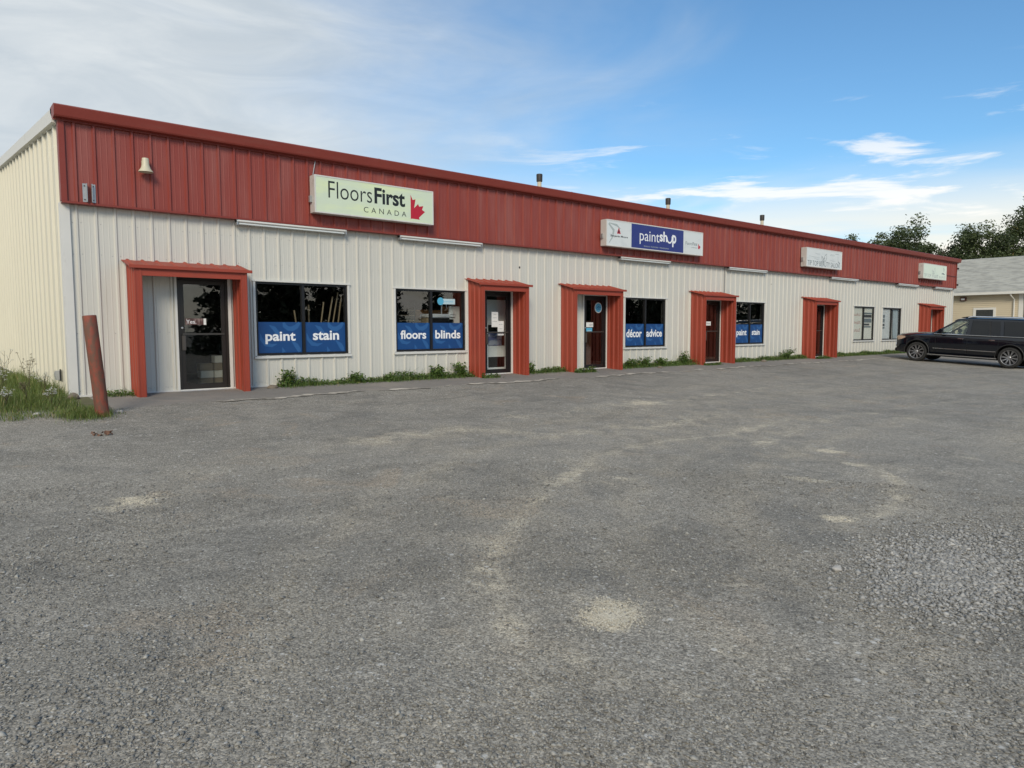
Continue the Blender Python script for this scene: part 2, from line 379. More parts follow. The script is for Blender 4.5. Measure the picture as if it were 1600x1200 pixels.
def marks(rect, y, material, parent, seed=0, depth=.0012):
    """a line of print too small to read: a run of uneven little strokes"""
    rr = random.Random(seed); x0, z0, x1, z1 = rect; h = z1-z0; x = x0; mb = MB()
    while x < x1-.25*h:
        w = h*rr.uniform(.16, .26); a = z0+h*rr.choice((0, 0, .1)); b = z1-h*rr.choice((0, .25, .3))
        mb.box(x, min(x+w, x1), y-depth, y, a, b)
        if rr.random() < .6: mb.box(x+w, min(x+w+h*.3, x1), y-depth, y, *((a, a+h*.2) if rr.random() < .5 else (b-h*.2, b)))
        x += w+h*rr.uniform(.4, .62)
    o = mb.build('print', material, parent); o['kind'] = 'stuff'; return o
# ------------------------------------------------------------------ ground
PY = [-60, -40, -14.7, -9, -6, -2.6, -1.4, -.6, 0]; PZ = [-.53, -.52, -.5, -.45, -.37, -.18, -.08, -.03, 0]
def gz(x, y):
    x = np.asarray(x, float); y = np.asarray(y, float)
    z = np.interp(y, PY, PZ)
    k = np.clip((-y-1.2)/2.5, 0, 1)
    z = z+k*(.010*np.sin(.9*x+.5*y)+.008*np.sin(1.7*x-1.3*y+1)+.006*np.sin(3.1*x+2.3*y)+.004*np.sin(5.3*x-4.1*y))
    return z
def gzf(x, y): return float(gz(x, y))
def axis(lo, a, b, hi, step, grow=1.25):
    c = list(np.arange(a, b+1e-6, step)); s = step; x = a
    L = []
    while x > lo: s *= grow; x -= s; L.append(max(x, lo))
    s = step; x = b; Rr = []
    while x < hi: s *= grow; x += s; Rr.append(min(x, hi))
    return np.array(L[::-1]+c+Rr)
gx = axis(-1500, -1, 22, 1500, .09); gy = axis(-1500, -14.3, 0, 1500, .09)
GX, GY = np.meshgrid(gx, gy, indexing='xy'); GZ = gz(GX, GY)-.001
V = np.stack([GX.ravel(), GY.ravel(), GZ.ravel()], 1)
nx, ny = len(gx), len(gy); ii = np.arange(nx-1)[None, :]+np.arange(ny-1)[:, None]*nx; ii = ii.ravel()
F = np.stack([ii, ii+1, ii+1+nx, ii+nx], 1)
ground = tag(numpy_mesh('ground', V, F, gravel_m), kind='structure')
# dusty tyre tracks and pale fines lying on the lot (world positions)
def seg_mask(pts, w, amp):
    d = np.full(len(V), 1e9); P = V[:, :2]
    for (a, b) in zip(pts[:-1], pts[1:]):
        a = np.array(a); b = np.array(b); ab = b-a; tt = np.clip(((P-a)@ab)/(ab@ab), 0, 1)
        d = np.minimum(d, np.linalg.norm(P-(a+tt[:, None]*ab), axis=1))
    wob = 1+.35*np.sin(P[:, 0]*7.1+P[:, 1]*3.3)+.25*np.sin(P[:, 0]*13.7-P[:, 1]*11.1)
    return amp*np.exp(-(d/(w*wob))**2)
dust = np.zeros(len(V))
dust += seg_mask([(2.44,-11.73),(2.66,-11.3),(2.94,-10.93),(3.48,-10.42),(4.77,-9.52),(6.53,-8.56),(7.71,-8.3),(9.2,-8.5),(12,-8.2)], .15, .48)
dust += seg_mask([(2.44,-11.73),(2.4,-12.2),(2.5,-12.8)], .14, .30)
dust += seg_mask([(6.11,-11.84),(6.55,-12.07),(7.15,-11.96),(8.01,-11.6),(8.61,-11.22)], .11, .50)
dust += seg_mask([(4.6,-5.9),(6.3,-5.8),(7.2,-6.9),(8.7,-7.4),(11,-7.2)], .34, .42)
dust += seg_mask([(8,-5.2),(12,-5.4),(17,-5.0),(22,-5.6)], .35, .28)
dust += seg_mask([(9,-9.3),(13,-8.6),(18,-8.9)], .22, .32)
dust += seg_mask([(3.2,-11.6),(4.2,-11.3),(5.3,-10.4)], .22, .22)
dust += seg_mask([(3.2,-12.7),(3.7,-12.5),(4.3,-12.0)], .22, .26)
dust += seg_mask([(2.1,-9.9),(1.6,-10.6),(1.3,-11.6)], .25, .14)
for x, y, r, a in [(2.98,-12.04,.14,1.0),(3.1,-11.93,.14,.6),(9.46,-10.15,.20,.9),(8.68,-10.89,.17,.8),(10.31,-11.62,.28,.6),(9.41,-9.23,.3,.5),(7.4,-10.9,.26,.5),(5.86,-9.57,.16,.6),
                   (1.52,-7.36,.26,.6),(1.35,-7.52,.22,.5),(11.4,-5.31,.4,.5),(6.1,-11.86,.12,.7),(3.9,-9.0,.2,.3),(13.8,-9.4,.3,.5),(14.6,-7.6,.5,.35),(4.9,-12.9,.2,.3)]:
    dd = np.hypot(V[:, 0]-x, (V[:, 1]-y)); wob = 1+.3*np.sin(V[:, 0]*19+V[:, 1]*7)+.2*np.sin(V[:, 1]*31)
    dust += a*np.exp(-(dd/(r*wob))**2)
tracks = np.zeros(len(V))
for pts, w_, a_ in [([(1.2,-11.4),(1.6,-10.6),(2.2,-9.7),(3.5,-8.5),(5.5,-7.4),(8,-6.9),(12,-6.9)], .22, .55), ([(2.3,-12.2),(2.66,-11.3),(3.48,-10.42),(4.77,-9.52),(6.53,-8.56),(7.71,-8.3),(12,-8.2)], .42, .6),
        ([(4.0,-13.2),(4.4,-12.3),(5.4,-11.3),(7.2,-10.3),(10,-9.7),(15,-9.5)], .24, .5), ([(3.2,-12.9),(3.5,-11.9),(4.3,-10.9),(6.0,-9.7),(9,-8.9),(14,-8.7)], .20, .4), ([(6.0,-12.0),(7.2,-12.0),(8.1,-11.6),(8.8,-11.0),(9.0,-10.4),(8.6,-9.8)], .24, .6),
        ([(5,-6.2),(9,-6.0),(14,-5.8),(20,-6.3),(27,-6.6)], .55, .5), ([(8,-7.6),(13,-7.4),(19,-7.9),(26,-8.3)], .4, .4), ([(12,-4.2),(18,-4.0),(26,-4.6)], .4, .35), ([(2.2,-6.5),(4.2,-5.9),(6.5,-5.7)], .35, .3), ([(1.0,-9.2),(1.4,-8.0),(2.2,-6.8)], .25, .3), ([(10,-12.6),(12,-11.6),(16,-10.8),(22,-10.6)], .35, .45)]:
    tracks += seg_mask(pts, w_, a_)
at = ground.data.attributes.new('tracks', 'FLOAT', 'POINT'); at.data.foreach_set('value', np.clip(tracks, 0, 1).astype(np.float32))
at = ground.data.attributes.new('dust', 'FLOAT', 'POINT'); at.data.foreach_set('value', np.clip(dust, 0, 1).astype(np.float32))
ground.data.polygons.foreach_set('use_smooth', [True]*len(ground.data.polygons))

# walkway along the shop fronts, with its crumbling pale edge
def sheet(name, xs, yfront, yback, lift, material, parent=None, rows=6):
    vs = []; fs = []
    for i, x in enumerate(xs):
        for j in range(rows+1):
            y = yback(x)+(yfront(x)-yback(x))*j/rows; vs.append((x, y, gzf(x, y)+(lift if (j < rows or rows == 1) else -.006)))
    n = rows+1
    for i in range(len(xs)-1):
        for j in range(rows): fs.append((i*n+j, i*n+j+1, (i+1)*n+j+1, (i+1)*n+j))
    return MB().add(vs, fs).build(name, material, parent, smooth=60)
wx = np.arange(2.35, 44.6, .15)
def wf(x): return -1.52-.22*max(0, (x-24)/20)-.15*max(0, (6-x)/4)+.05*math.sin(x*2.1)+.03*math.sin(x*5.7)+.02*math.sin(x*13)
walkway = tag(sheet('pavement', wx, wf, lambda x: .0, .010, walk_m), kind='structure')
ex = np.arange(2.9, 44.5, .06); runs = []; cur = []
for x in ex:
    on = (math.sin(x*1.3)+.8*math.sin(x*3.1+1)+.5*math.sin(x*7.7)) > -1.0
    if on: cur.append(x)
    elif cur: runs.append(cur); cur = []
if cur: runs.append(cur)
for rr in runs:
    if len(rr) > 4:
        n = len(rr)
        wid = lambda x, a=rr[0], b=rr[-1]: max(.006, .062*min(1, (x-a)/.3+.1, (b-x)/.3+.1)*(1+.5*math.sin(x*9)+.35*math.sin(x*23)))
        sheet('pavement_edge', rr, lambda x: wf(x)+.01-wid(x), lambda x: wf(x)+.01+wid(x), .0125, edge_m, walkway, rows=1)
# verge by the end wall
vx = np.arange(-3.0, 2.36, .12)
def vf(x): return -1.95-.35*math.exp(-((x-1.75)/.45)**2)+.10*math.sin(x*5)+.06*math.sin(x*11)
tag(sheet('verge', vx, vf, lambda x: 16.0 if x < 2.0 else -.12, .012, soil_m, rows=14), kind='structure')

# loose gravel: real stones where the lens resolves them
def stones(name, n, sampler, size, material, flat=.62, z_off=.25):
    base = np.array([(1,0,0),(-1,0,0),(0,1,0),(0,-1,0),(0,0,1),(0,0,-1)], float)
    tri = np.array([(0,2,4),(2,1,4),(1,3,4),(3,0,4),(2,0,5),(1,2,5),(3,1,5),(0,3,5)])
    xy = sampler(n); n = len(xy); s = size(n)
    if name == 'gravel':     # loose stone lies in drifts, packed fines between
        k = .5+.28*np.sin(xy[:, 0]*1.9+1.3*np.sin(xy[:, 1]*1.1))+.28*np.sin(xy[:, 1]*2.7+1.7*np.sin(xy[:, 0]*1.4+2))+.15*np.sin(xy[:, 0]*5.1-xy[:, 1]*4.3)
        kp = rng.uniform(0, 1, n) < np.clip(k, .12, 1); xy, s = xy[kp], s[kp]; n = len(xy)
    B = base[None]*(1+rng.uniform(-.35, .35, (n, 6, 1)))+rng.uniform(-.28, .28, (n, 6, 3))
    B[:, :, 2] *= flat; B[:, :, 0] *= rng.uniform(.8, 1.35, (n, 1))
    a = rng.uniform(0, 6.283, n); ca, sa = np.cos(a)[:, None], np.sin(a)[:, None]
    X = B[:, :, 0]*ca-B[:, :, 1]*sa; Y = B[:, :, 0]*sa+B[:, :, 1]*ca; Z = B[:, :, 2]
    tl = rng.uniform(-.4, .4, (n, 1)); Z = Z+X*tl
    P = np.stack([X, Y, Z], 2)*s[:, None, None]
    P[:, :, 0] += xy[:, :1]; P[:, :, 1] += xy[:, 1:2]; P[:, :, 2] += (gz(xy[:, 0], xy[:, 1])+s*z_off)[:, None]
    FF = (tri[None]+np.arange(n)[:, None, None]*6).reshape(-1, 3)
    tone = np.repeat(np.clip(rng.beta(1.6, 2.2, n), 0, 1), 8)
    o = numpy_mesh(name, P.reshape(-1, 3), FF, material, tone); return tag(o, kind='stuff')
def view_sampler(rmin, rmax, power):
    def f(n):
        u = rng.uniform(0, 1, n); r = (rmin**power+(rmax**power-rmin**power)*u)**(1/power)
        a = yaw+rng.uniform(-.78, .70, n)
        return np.stack([CAM.x+r*np.sin(a), CAM.y+r*np.cos(a)], 1)
    return f
g1 = stones('gravel', 150000, view_sampler(1.6, 8.5, 1.0), lambda n: np.clip(rng.lognormal(math.log(.0048), .45, n), .0025, .018), stone_m)
g1['label'] = 'fine grey gravel scattered over the near part of the parking lot'
def patch_sampler(cs):
    def f(n):
        L = []
        for (x, y, sx, sy, w) in cs:
            k = int(n*w); L.append(np.stack([rng.normal(x, sx, k), rng.normal(y, sy, k)], 1))
        return np.concatenate(L)
    return f
g2 = stones('crushed_stone_patch', 8000, patch_sampler([(5.5,-12.9,.42,.28,.5),(5.05,-13.15,.42,.26,.34),(6.4,-12.9,.4,.3,.16)]), lambda n: np.clip(rng.lognormal(math.log(.011), .35, n), .005, .024), stone_blue)
g2['label'] = 'patch of coarser blue grey crushed stone at the right of the lot'
g3 = stones('sand_fines', 2200, patch_sampler([(2.98,-12.04,.085,.06,.65),(3.06,-11.97,.13,.08,.35)]), lambda n: np.clip(rng.lognormal(math.log(.0045), .35, n), .002, .009), stone_material('pale_fines', (.52, .48, .39), (.76, .72, .62)))
g3['label'] = 'small patch of pale sandy fines in the middle of the gravel lot'
def pebble(name, x, y, s, material, label, cat='stone', seed=0, flat=.7):
    bm = bmesh.new(); bmesh.ops.create_icosphere(bm, subdivisions=3, radius=1); rr = random.Random(seed)
    ph = [rr.uniform(0, 6) for _ in range(6)]
    for v in bm.verts:
        c = v.co; k = 1+.13*math.sin(2.3*c.x+ph[0])*math.cos(2*c.y+ph[1])+.09*math.sin(4*c.z+3*c.x+ph[2])+.05*math.sin(7*c.y+ph[3])
        v.co = Vector((c.x*1.25*k*s, c.y*.9*k*s, c.z*flat*k*s))
    me = bpy.data.meshes.new(name); bm.to_mesh(me); bm.free(); me.materials.append(material)
    me.polygons.foreach_set('use_smooth', [True]*len(me.polygons))
    o = bpy.data.objects.new(name, me); col.objects.link(o); o.location = (x, y, gzf(x, y)+s*flat*.55); o.rotation_euler = (0, 0, rr.uniform(0, 3))
    return tag(o, label, cat)
pale_rock = mat('pale_stone', (.42, .40, .37), .8, 0, .15, 30)
pebble('stone', 4.82, -12.47, .034, pale_rock, 'single rounded pale stone lying alone on the gravel at right', seed=3)
pebble('stone', 5.57, -.33, .085, rock_m, 'brown rock beside the weeds under the leftmost paint window', seed=5, flat=.6)
pebble('stone', 2.02, -.30, .095, rock_m, 'brown rock at the corner of the cream end wall', seed=6, flat=.8)
pebble('stone', 1.33, -1.78, .05, pale_rock, 'white stone at the front edge of the grass verge', seed=8)
pebble('stone', 2.42, -2.0, .04, pale_rock, 'small white stone on the right of the bollard foot', seed=9)
pebble('stone', 24.1, -.55, .11, rock_m, 'flat brown rock below the rightmost paint stain window', seed=11, flat=.5)
pebble('stone', 17.9, -.62, .10, rock_m, 'low grey rock below the décor advice window', seed=12, flat=.4)
# dead leaf litter
mb = MB()
for k in range(9):
    a = rng.uniform(0, 6.28); cx, cy = 1.85+rng.uniform(-.1, .12), -3.7+rng.uniform(-.05, .05); r = rng.uniform(.025, .055); zz = gzf(cx, cy)+.008+k*.004
    pts = [(cx+r*math.cos(a+q)*(1 if i % 2 else .6), cy+r*.7*math.sin(a+q)*(1 if i % 2 else .6), zz+.02*math.sin(q*2+a)) for i, q in enumerate(np.linspace(0, 6.283, 9)[:-1])]
    mb.add(pts+[(cx, cy, zz+.012)], [(i, (i+1) % 8, 8) for i in range(8)])
tag(mb.build('leaf_litter', dead_leaf, fix=False), 'small heap of dead brown leaves in front of the bollard', 'leaves')

# ------------------------------------------------------------------ the long shop building
X0, X1 = 2.05, 44.5; ZF, ZT = 3.42, 5.06; RIDGE_Y, RIDGE_Z, DEPTH = 12.0, 6.2, 24.0
B = empty('shop_building', (X0, 0, 0), 'long low metal clad shop building in white with dark red fascia', 'building')
def child(o):
    o.parent = B; o.matrix_parent_inverse = Matrix.Translation((-X0, 0, 0)); return o
def build(mb, name, mats, parent=None, smooth=None):
    """part of the building in world coordinates"""
    o = mb.build(name, mats, None, smooth)
    if parent is None: return child(o)
    o.parent = parent; o.matrix_parent_inverse = Matrix.Identity(4)
    return o
WIN = [(5.38, 7.46, .66, 2.20), (8.70, 10.74, .67, 2.17), (16.89, 18.90, .63, 2.18), (23.00, 24.95, .63, 2.19), (32.45, 34.56, .66, 2.21), (35.47, 37.62, .66, 2.20)]
DOOR = [(3.86, 4.82, 0, 2.22), (11.34, 12.26, 0, 2.20), (15.06, 16.02, 0, 2.19), (21.07, 22.0, 0, 2.19), (28.72, 29.64, 0, 2.18), (40.62, 41.54, 0, 2.18)]
PORT = [(3.02, 5.02), (10.84, 12.42), (14.12, 16.16), (20.25, 22.13), (27.82, 29.78), (39.75, 41.68)]
OPEN = WIN+DOOR
RH = .027; PITCH = .3048
def rib_profile(n_ribs, pitch=PITCH, h=RH):
    p = []
    if pitch > .5:      # wide-ribbed sheet of the end walls
        for k in range(n_ribs): p += [(k*pitch+q, y) for q, y in ((0, 0), (.10, 0), (.106, .004), (.13, .004), (.136, 0), (.27, 0), (.292, h), (.352, h), (.374, 0), (.50, 0), (.506, .004), (.53, .004), (.536, 0))]
        return p+[(n_ribs*pitch, 0)]
    for k in range(n_ribs):
        o = k*pitch
        for q, y in [(0, 0), (.036, 0), (.042, .0025), (.052, .0025), (.058, 0), (.118, 0), (.136, h), (.166, h), (.186, 0), (.246, 0), (.252, .0025), (.262, .0025), (.268, 0)]:
            p.append((o+q, y))
    p.append((n_ribs*pitch, 0)); return p
def clad(u0, u1, z0, z1, openings, to3, prof_h=RH, ztop=None, PITCH=PITCH):
    """cladding between u0 and u1 as ribbed sheet with openings; to3(u, y, z)"""
    w = u1-u0; prof = [(u0+q, y) for q, y in rib_profile(int(math.ceil(w/PITCH-1e-6)), PITCH, prof_h) if u0+q < u1-1e-6]
    last = [(u0+q, y) for q, y in rib_profile(int(math.ceil(w/PITCH-1e-6)), PITCH, prof_h)]
    def yat(u):
        for (a, ya), (b, yb) in zip(last[:-1], last[1:]):
            if a <= u <= b: return ya+(yb-ya)*(u-a)/max(1e-9, b-a)
        return 0
    us = sorted(set([round(a, 5) for a, _ in prof]+[round(u1, 5)]+[round(e, 5) for o in openings for e in o[:2] if u0 < e < u1]))
    mb = MB()
    for a, b in zip(us[:-1], us[1:]):
        mid = (a+b)/2; iv = [(z0, z1)]
        for (oa, ob, za, zb) in openings:
            if oa < mid < ob:
                nv = []
                for (p, q) in iv:
                    if za > p: nv.append((p, min(q, za)))
                    if zb < q: nv.append((max(p, zb), q))
                iv = [t for t in nv if t[1]-t[0] > 1e-4]
        for p, q in iv:
            qa, qb = (q, q) if ztop is None else (min(q, ztop(a)), min(q, ztop(b)))
            mb.add([to3(a, yat(a), p), to3(b, yat(b), p), to3(b, yat(b), qb), to3(a, yat(a), qa)], [(0, 1, 2, 3)])
    return mb
front = lambda u, y, z: (u, -y, z)
# inner wall (with the same openings) carries the cladding
def wall_cells(x0, x1, z0, z1, y0, y1, openings):
    xs = sorted({x0, x1, *[e for o in openings for e in o[:2]]}); zs = sorted({z0, z1, *[e for o in openings for e in o[2:]]}); mb = MB()
    for a, b in zip(xs[:-1], xs[1:]):
        run = None
        for c, d in zip(zs[:-1], zs[1:]):
            if any(o[0] <= a and b <= o[1] and o[2] <= c and d <= o[3] for o in openings):
                if run: mb.box(a, b, y0, y1, *run); run = None
            else: run = (run[0], d) if run else (c, d)
        if run: mb.box(a, b, y0, y1, *run)
    return mb
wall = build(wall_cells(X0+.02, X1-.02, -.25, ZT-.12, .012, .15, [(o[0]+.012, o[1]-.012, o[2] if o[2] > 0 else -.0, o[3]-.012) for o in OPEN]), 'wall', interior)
u = X0+.05; PW = PITCH*3
while u < X1-.05:
    ue = min(u+PW, X1-.05)
    build(clad(u, ue, .03, ZF+.06, OPEN, front), 'wall_panel', white_panel, wall)
    build(clad(u, ue, ZF, ZT-.20, [], lambda q, y, z: (q, -.13-y, z), .036), 'fascia_panel', red_panel, wall)
    u = ue
# fasteners: rows of screws
mb = MB()
for z in (.10, 1.15, 2.55, 3.1):
    for k in range(int((X1-X0)/PITCH)):
        for du in (.02, .09, .21, .29) if z < .2 else (.085, .22):
            q = X0+.05+k*PITCH+du+random.uniform(-.006, .006); zz = z+random.uniform(-.01, .01)
            if any(o[0]-.03 < q < o[1]+.03 and o[2]-.05 < zz < o[3]+.05 for o in OPEN) or random.random() < .25: continue
            mb.add([(q-.007, -.001, zz-.007), (q+.007, -.001, zz-.007), (q+.007, -.001, zz+.007), (q-.007, -.001, zz+.007), (q, -.009, zz)], [(0, 1, 4), (1, 2, 4), (2, 3, 4), (3, 0, 4)])
sc = build(mb, 'screws', galv, wall); sc['kind'] = 'stuff'
# base flashing, corner trims, fascia soffit / drip, cap
build(MB().box(X0+.03, X1-.03, -.036, .010, -.03, .035), 'base_flashing', white_trim)
c = MB().box(X0-.012, X0+.10, -.046, -.002, -.02, ZF+.01).box(X0-.046, X0-.004, -.0435, .12, -.02, ZF+.01)
build(c, 'corner_trim', white_trim)
build(MB().box(X1-.10, X1+.012, -.046, -.002, -.02, ZF+.01).box(X1+.014, X1+.046, -.0435, .12, -.02, ZF+.01), 'corner_trim', white_trim)
build(MB().prism([(0, ZF-.012), (-.18, ZF-.012), (-.18, ZF+.022), (-.166, ZF+.022), (-.166, ZF+.002), (0, ZF+.002)], lambda p, k: ((X0-.03) if k == 0 else (X1+.03), p[0], p[1])), 'fascia_drip_trim', red_trim)
capp = [(.10, ZT-.02), (-.30, ZT-.02), (-.335, ZT-.045), (-.30, ZT-.20), (-.285, ZT-.225), (-.185, ZT-.235), (-.185, ZT-.262), (-.12, ZT-.262), (.10, ZT-.10)]
build(MB().prism(capp, lambda p, k: ((X0-.10) if k == 0 else (X1+.18), p[0], p[1])), 'fascia_cap', red_trim)
for xx in np.arange(X0+6.1, X1, 6.1):   # joint covers along the cap
    q = [(.09, ZT-.016), (-.302, ZT-.016), (-.340, ZT-.044), (-.305, ZT-.20), (-.29, ZT-.19), (-.32, ZT-.05), (-.29, ZT-.03), (.09, ZT-.03)]
    build(MB().prism(q, lambda p, k: (xx+.05*k, p[0], p[1])), 'cap_joint', red_trim)
# fascia ends
build(MB().box(X0-.035, X0+.055, -.175, -.004, ZF+.023, ZT-.263), 'fascia_end_trim', red_trim)
build(MB().box(X1-.055, X1+.035, -.175, -.004, ZF+.023, ZT-.263), 'fascia_end_trim', red_trim)
# end walls (cream), following the roof slope
rz = lambda y: (ZT-.10)+(RIDGE_Z-ZT)*(1-abs(y-RIDGE_Y)/RIDGE_Y)
for xs, nm in ((X0, 0), (X1, 1)):
    ew = build(MB().prism([(.012, -.25), (DEPTH, -.25), (DEPTH, rz(DEPTH)-.02), (RIDGE_Y, rz(RIDGE_Y)-.02), (.012, rz(0)-.02)], lambda p, k: (xs+(.02+.12*k)*(1 if nm == 0 else -1), p[0], p[1])), 'end_wall', interior)
    yv = .02
    while yv < DEPTH:
        ye = min(yv+.66, DEPTH)
        sg = -1 if nm == 0 else 1
        build(clad(yv, ye, .02, 9, [], lambda q, y, z: (xs+sg*y, q, z), .048, ztop=lambda q: rz(q), PITCH=.66), 'end_wall_panel', cream_panel, ew)
        yv = ye
    # rake trim
    for (ya, yb) in ((-.02, RIDGE_Y), (RIDGE_Y, DEPTH+.1)):
        za, zb = rz(ya)+.05, rz(yb)+.05; sg = -1 if nm == 0 else 1
        b_ = MB()
        P = lambda xo, y, zo: (xs+sg*xo, y, (za+(zb-za)*(y-ya)/(yb-ya))+zo)
        b_.add([P(.10, ya, -.22), P(.10, yb, -.22), P(.10, yb, 0), P(.10, ya, 0), P(.02, ya, -.24), P(.02, yb, -.24), P(-.1, yb, .012), P(-.1, ya, .012)],
               [(0, 1, 2, 3), (0, 4, 5, 1), (3, 2, 6, 7), (0, 3, 7, 4), (1, 5, 6, 2), (4, 7, 6, 5)])
        build(b_, 'rake_trim', white_trim)
# roof
roof = build(MB().prism([(.09, rz(0)+.02), (RIDGE_Y, rz(RIDGE_Y)+.03), (DEPTH, rz(DEPTH)+.02), (DEPTH, rz(DEPTH)-.06), (RIDGE_Y, rz(RIDGE_Y)-.06), (.09, rz(0)-.06)], lambda p, k: (X0+.03 if k == 0 else X1-.03, p[0], p[1])), 'roof', white_panel)
build(MB().box(X0+.2, X1-.2, DEPTH-.1, DEPTH, -.2, rz(DEPTH)-.07), 'rear_wall', cream_panel)
for x, zt_ in ((16.94, 6.61), (24.14, 6.61), (31.37, 6.65)):
    f = build(MB().lathe([(.075, 5.35), (.075, zt_-.26), (.0, zt_-.26)], lambda a, b, h: (x+a, 4+b, h), 14), 'flue', flue_m, roof, 40)
    g = MB().lathe([(.08, zt_-.27), (.105, zt_-.25), (.11, zt_-.02), (.10, zt_), (0, zt_)], lambda a, b, h: (x+a, 4+b, h), 14)
    build(g, 'flue_cap', soot, roof, 40)
build(MB().box(29.7, 30.3, 3.9, 4.3, 5.4, 6.12, .02), 'roof_vent', white_trim, roof)
# interior: floor, ceiling, back wall, partitions
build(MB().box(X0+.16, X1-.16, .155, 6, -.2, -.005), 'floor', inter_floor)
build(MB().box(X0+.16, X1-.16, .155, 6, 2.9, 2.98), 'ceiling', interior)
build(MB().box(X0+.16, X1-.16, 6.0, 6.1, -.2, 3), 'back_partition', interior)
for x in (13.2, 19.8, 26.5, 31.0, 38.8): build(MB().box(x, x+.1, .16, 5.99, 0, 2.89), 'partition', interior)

# windows: frame, mullion, two panes, white surround and sill
for i, (a, b, z0, z1) in enumerate(WIN):
    fr = MB(); t = .045; yo, yi = -.012, .07; mid = (a+b)/2+(.0)
    for bx in ((a, a+t, z0, z1), (b-t, b, z0, z1), (a+t, b-t, z0, z0+t), (a+t, b-t, z1-t, z1)): fr.box(bx[0], bx[1], yo, yi, bx[2], bx[3])
    fr.box(mid-.03, mid+.03, yo-.004, yi, z0+t, z1-t)
    w = build(fr, 'window', black_frame)
    for (pa, pb) in ((a+t-.008, mid-.022), (mid+.022, b-t+.008)):
        build(MB().box(pa, pb, .030, .036, z0+t-.008, z1-t+.008), 'pane', pane_glass, w)
    s = .05
    tr = MB().box(a-s, a, -.040, .01, z0-.0, z1).box(b, b+s, -.040, .01, z0, z1).box(a-s-.02, b+s+.02, -.052, .01, z1, z1+.035)
    build(tr, 'surround', white_trim, w)
    build(MB().prism([(.01, z0), (-.062, z0-.012), (-.062, z0-.060), (-.05, z0-.064), (.01, z0-.064)], lambda p, k: (a-s-.01 if k == 0 else b+s+.01, p[0], p[1])), 'sill', white_trim, w)

# doors
for i, (a, b, z0, z1) in enumerate(DOOR):
    fr = MB(); j = .05
    for bx in ((a, a+j, 0, z1), (b-j, b, 0, z1), (a+j, b-j, z1-j, z1)): fr.box(bx[0], bx[1], -.022, .08, bx[2], bx[3])
    m_ = bronze if i in (0, 3) else black_frame
    d = build(fr, 'door', m_)
    st = .075; lf = MB(); A, Bx = a+j+.004, b-j-.004; zt_, zb_ = z1-j-.005, .02
    lf.box(A, A+st, .0, .045, zb_, zt_).box(Bx-st, Bx, .0, .045, zb_, zt_).box(A+st, Bx-st, .0, .045, zb_, zb_+.12).box(A+st, Bx-st, .0, .045, zt_-st, zt_)
    build(lf, 'leaf', m_, d)
    build(MB().box(A+st-.008, Bx-st+.008, .019, .025, zb_+.112, zt_-st+.008), 'pane', pane_glass, d)
    pb = MB().box(A+.03, Bx-.03, -.03, -.002, 1.10, 1.135, .004)
    build(pb, 'push_bar', mat('bar_%d' % i, (.07, .066, .06), .4, .3), d)
    build(MB().box(A+.012, A+.085, -.034, -.001, .80, 1.09, .008), 'lock_box', mat('lock_%d' % i, (.085, .075, .066), .45, .2), d)
    build(MB().lathe([(0, -.012), (.018, -.01), (.02, 0)], lambda p, q, h: (A+.03+p, h-.001, 1.24+q), 12), 'cylinder_lock', alu, d, 40)
    build(MB().box(a-.01, b+.01, -.10, .06, -.02, .018, .006), 'threshold', alu, d)
    # white side trims in the entrance
    tr = MB().box(b, b+.06, -.045, .012, .0, z1+.03).box(a-.045, a, -.045, .012, 0, z1+.03).box(a, b, -.04, .012, z1, z1+.03)
    build(tr, 'jamb_trim', white_trim, d)

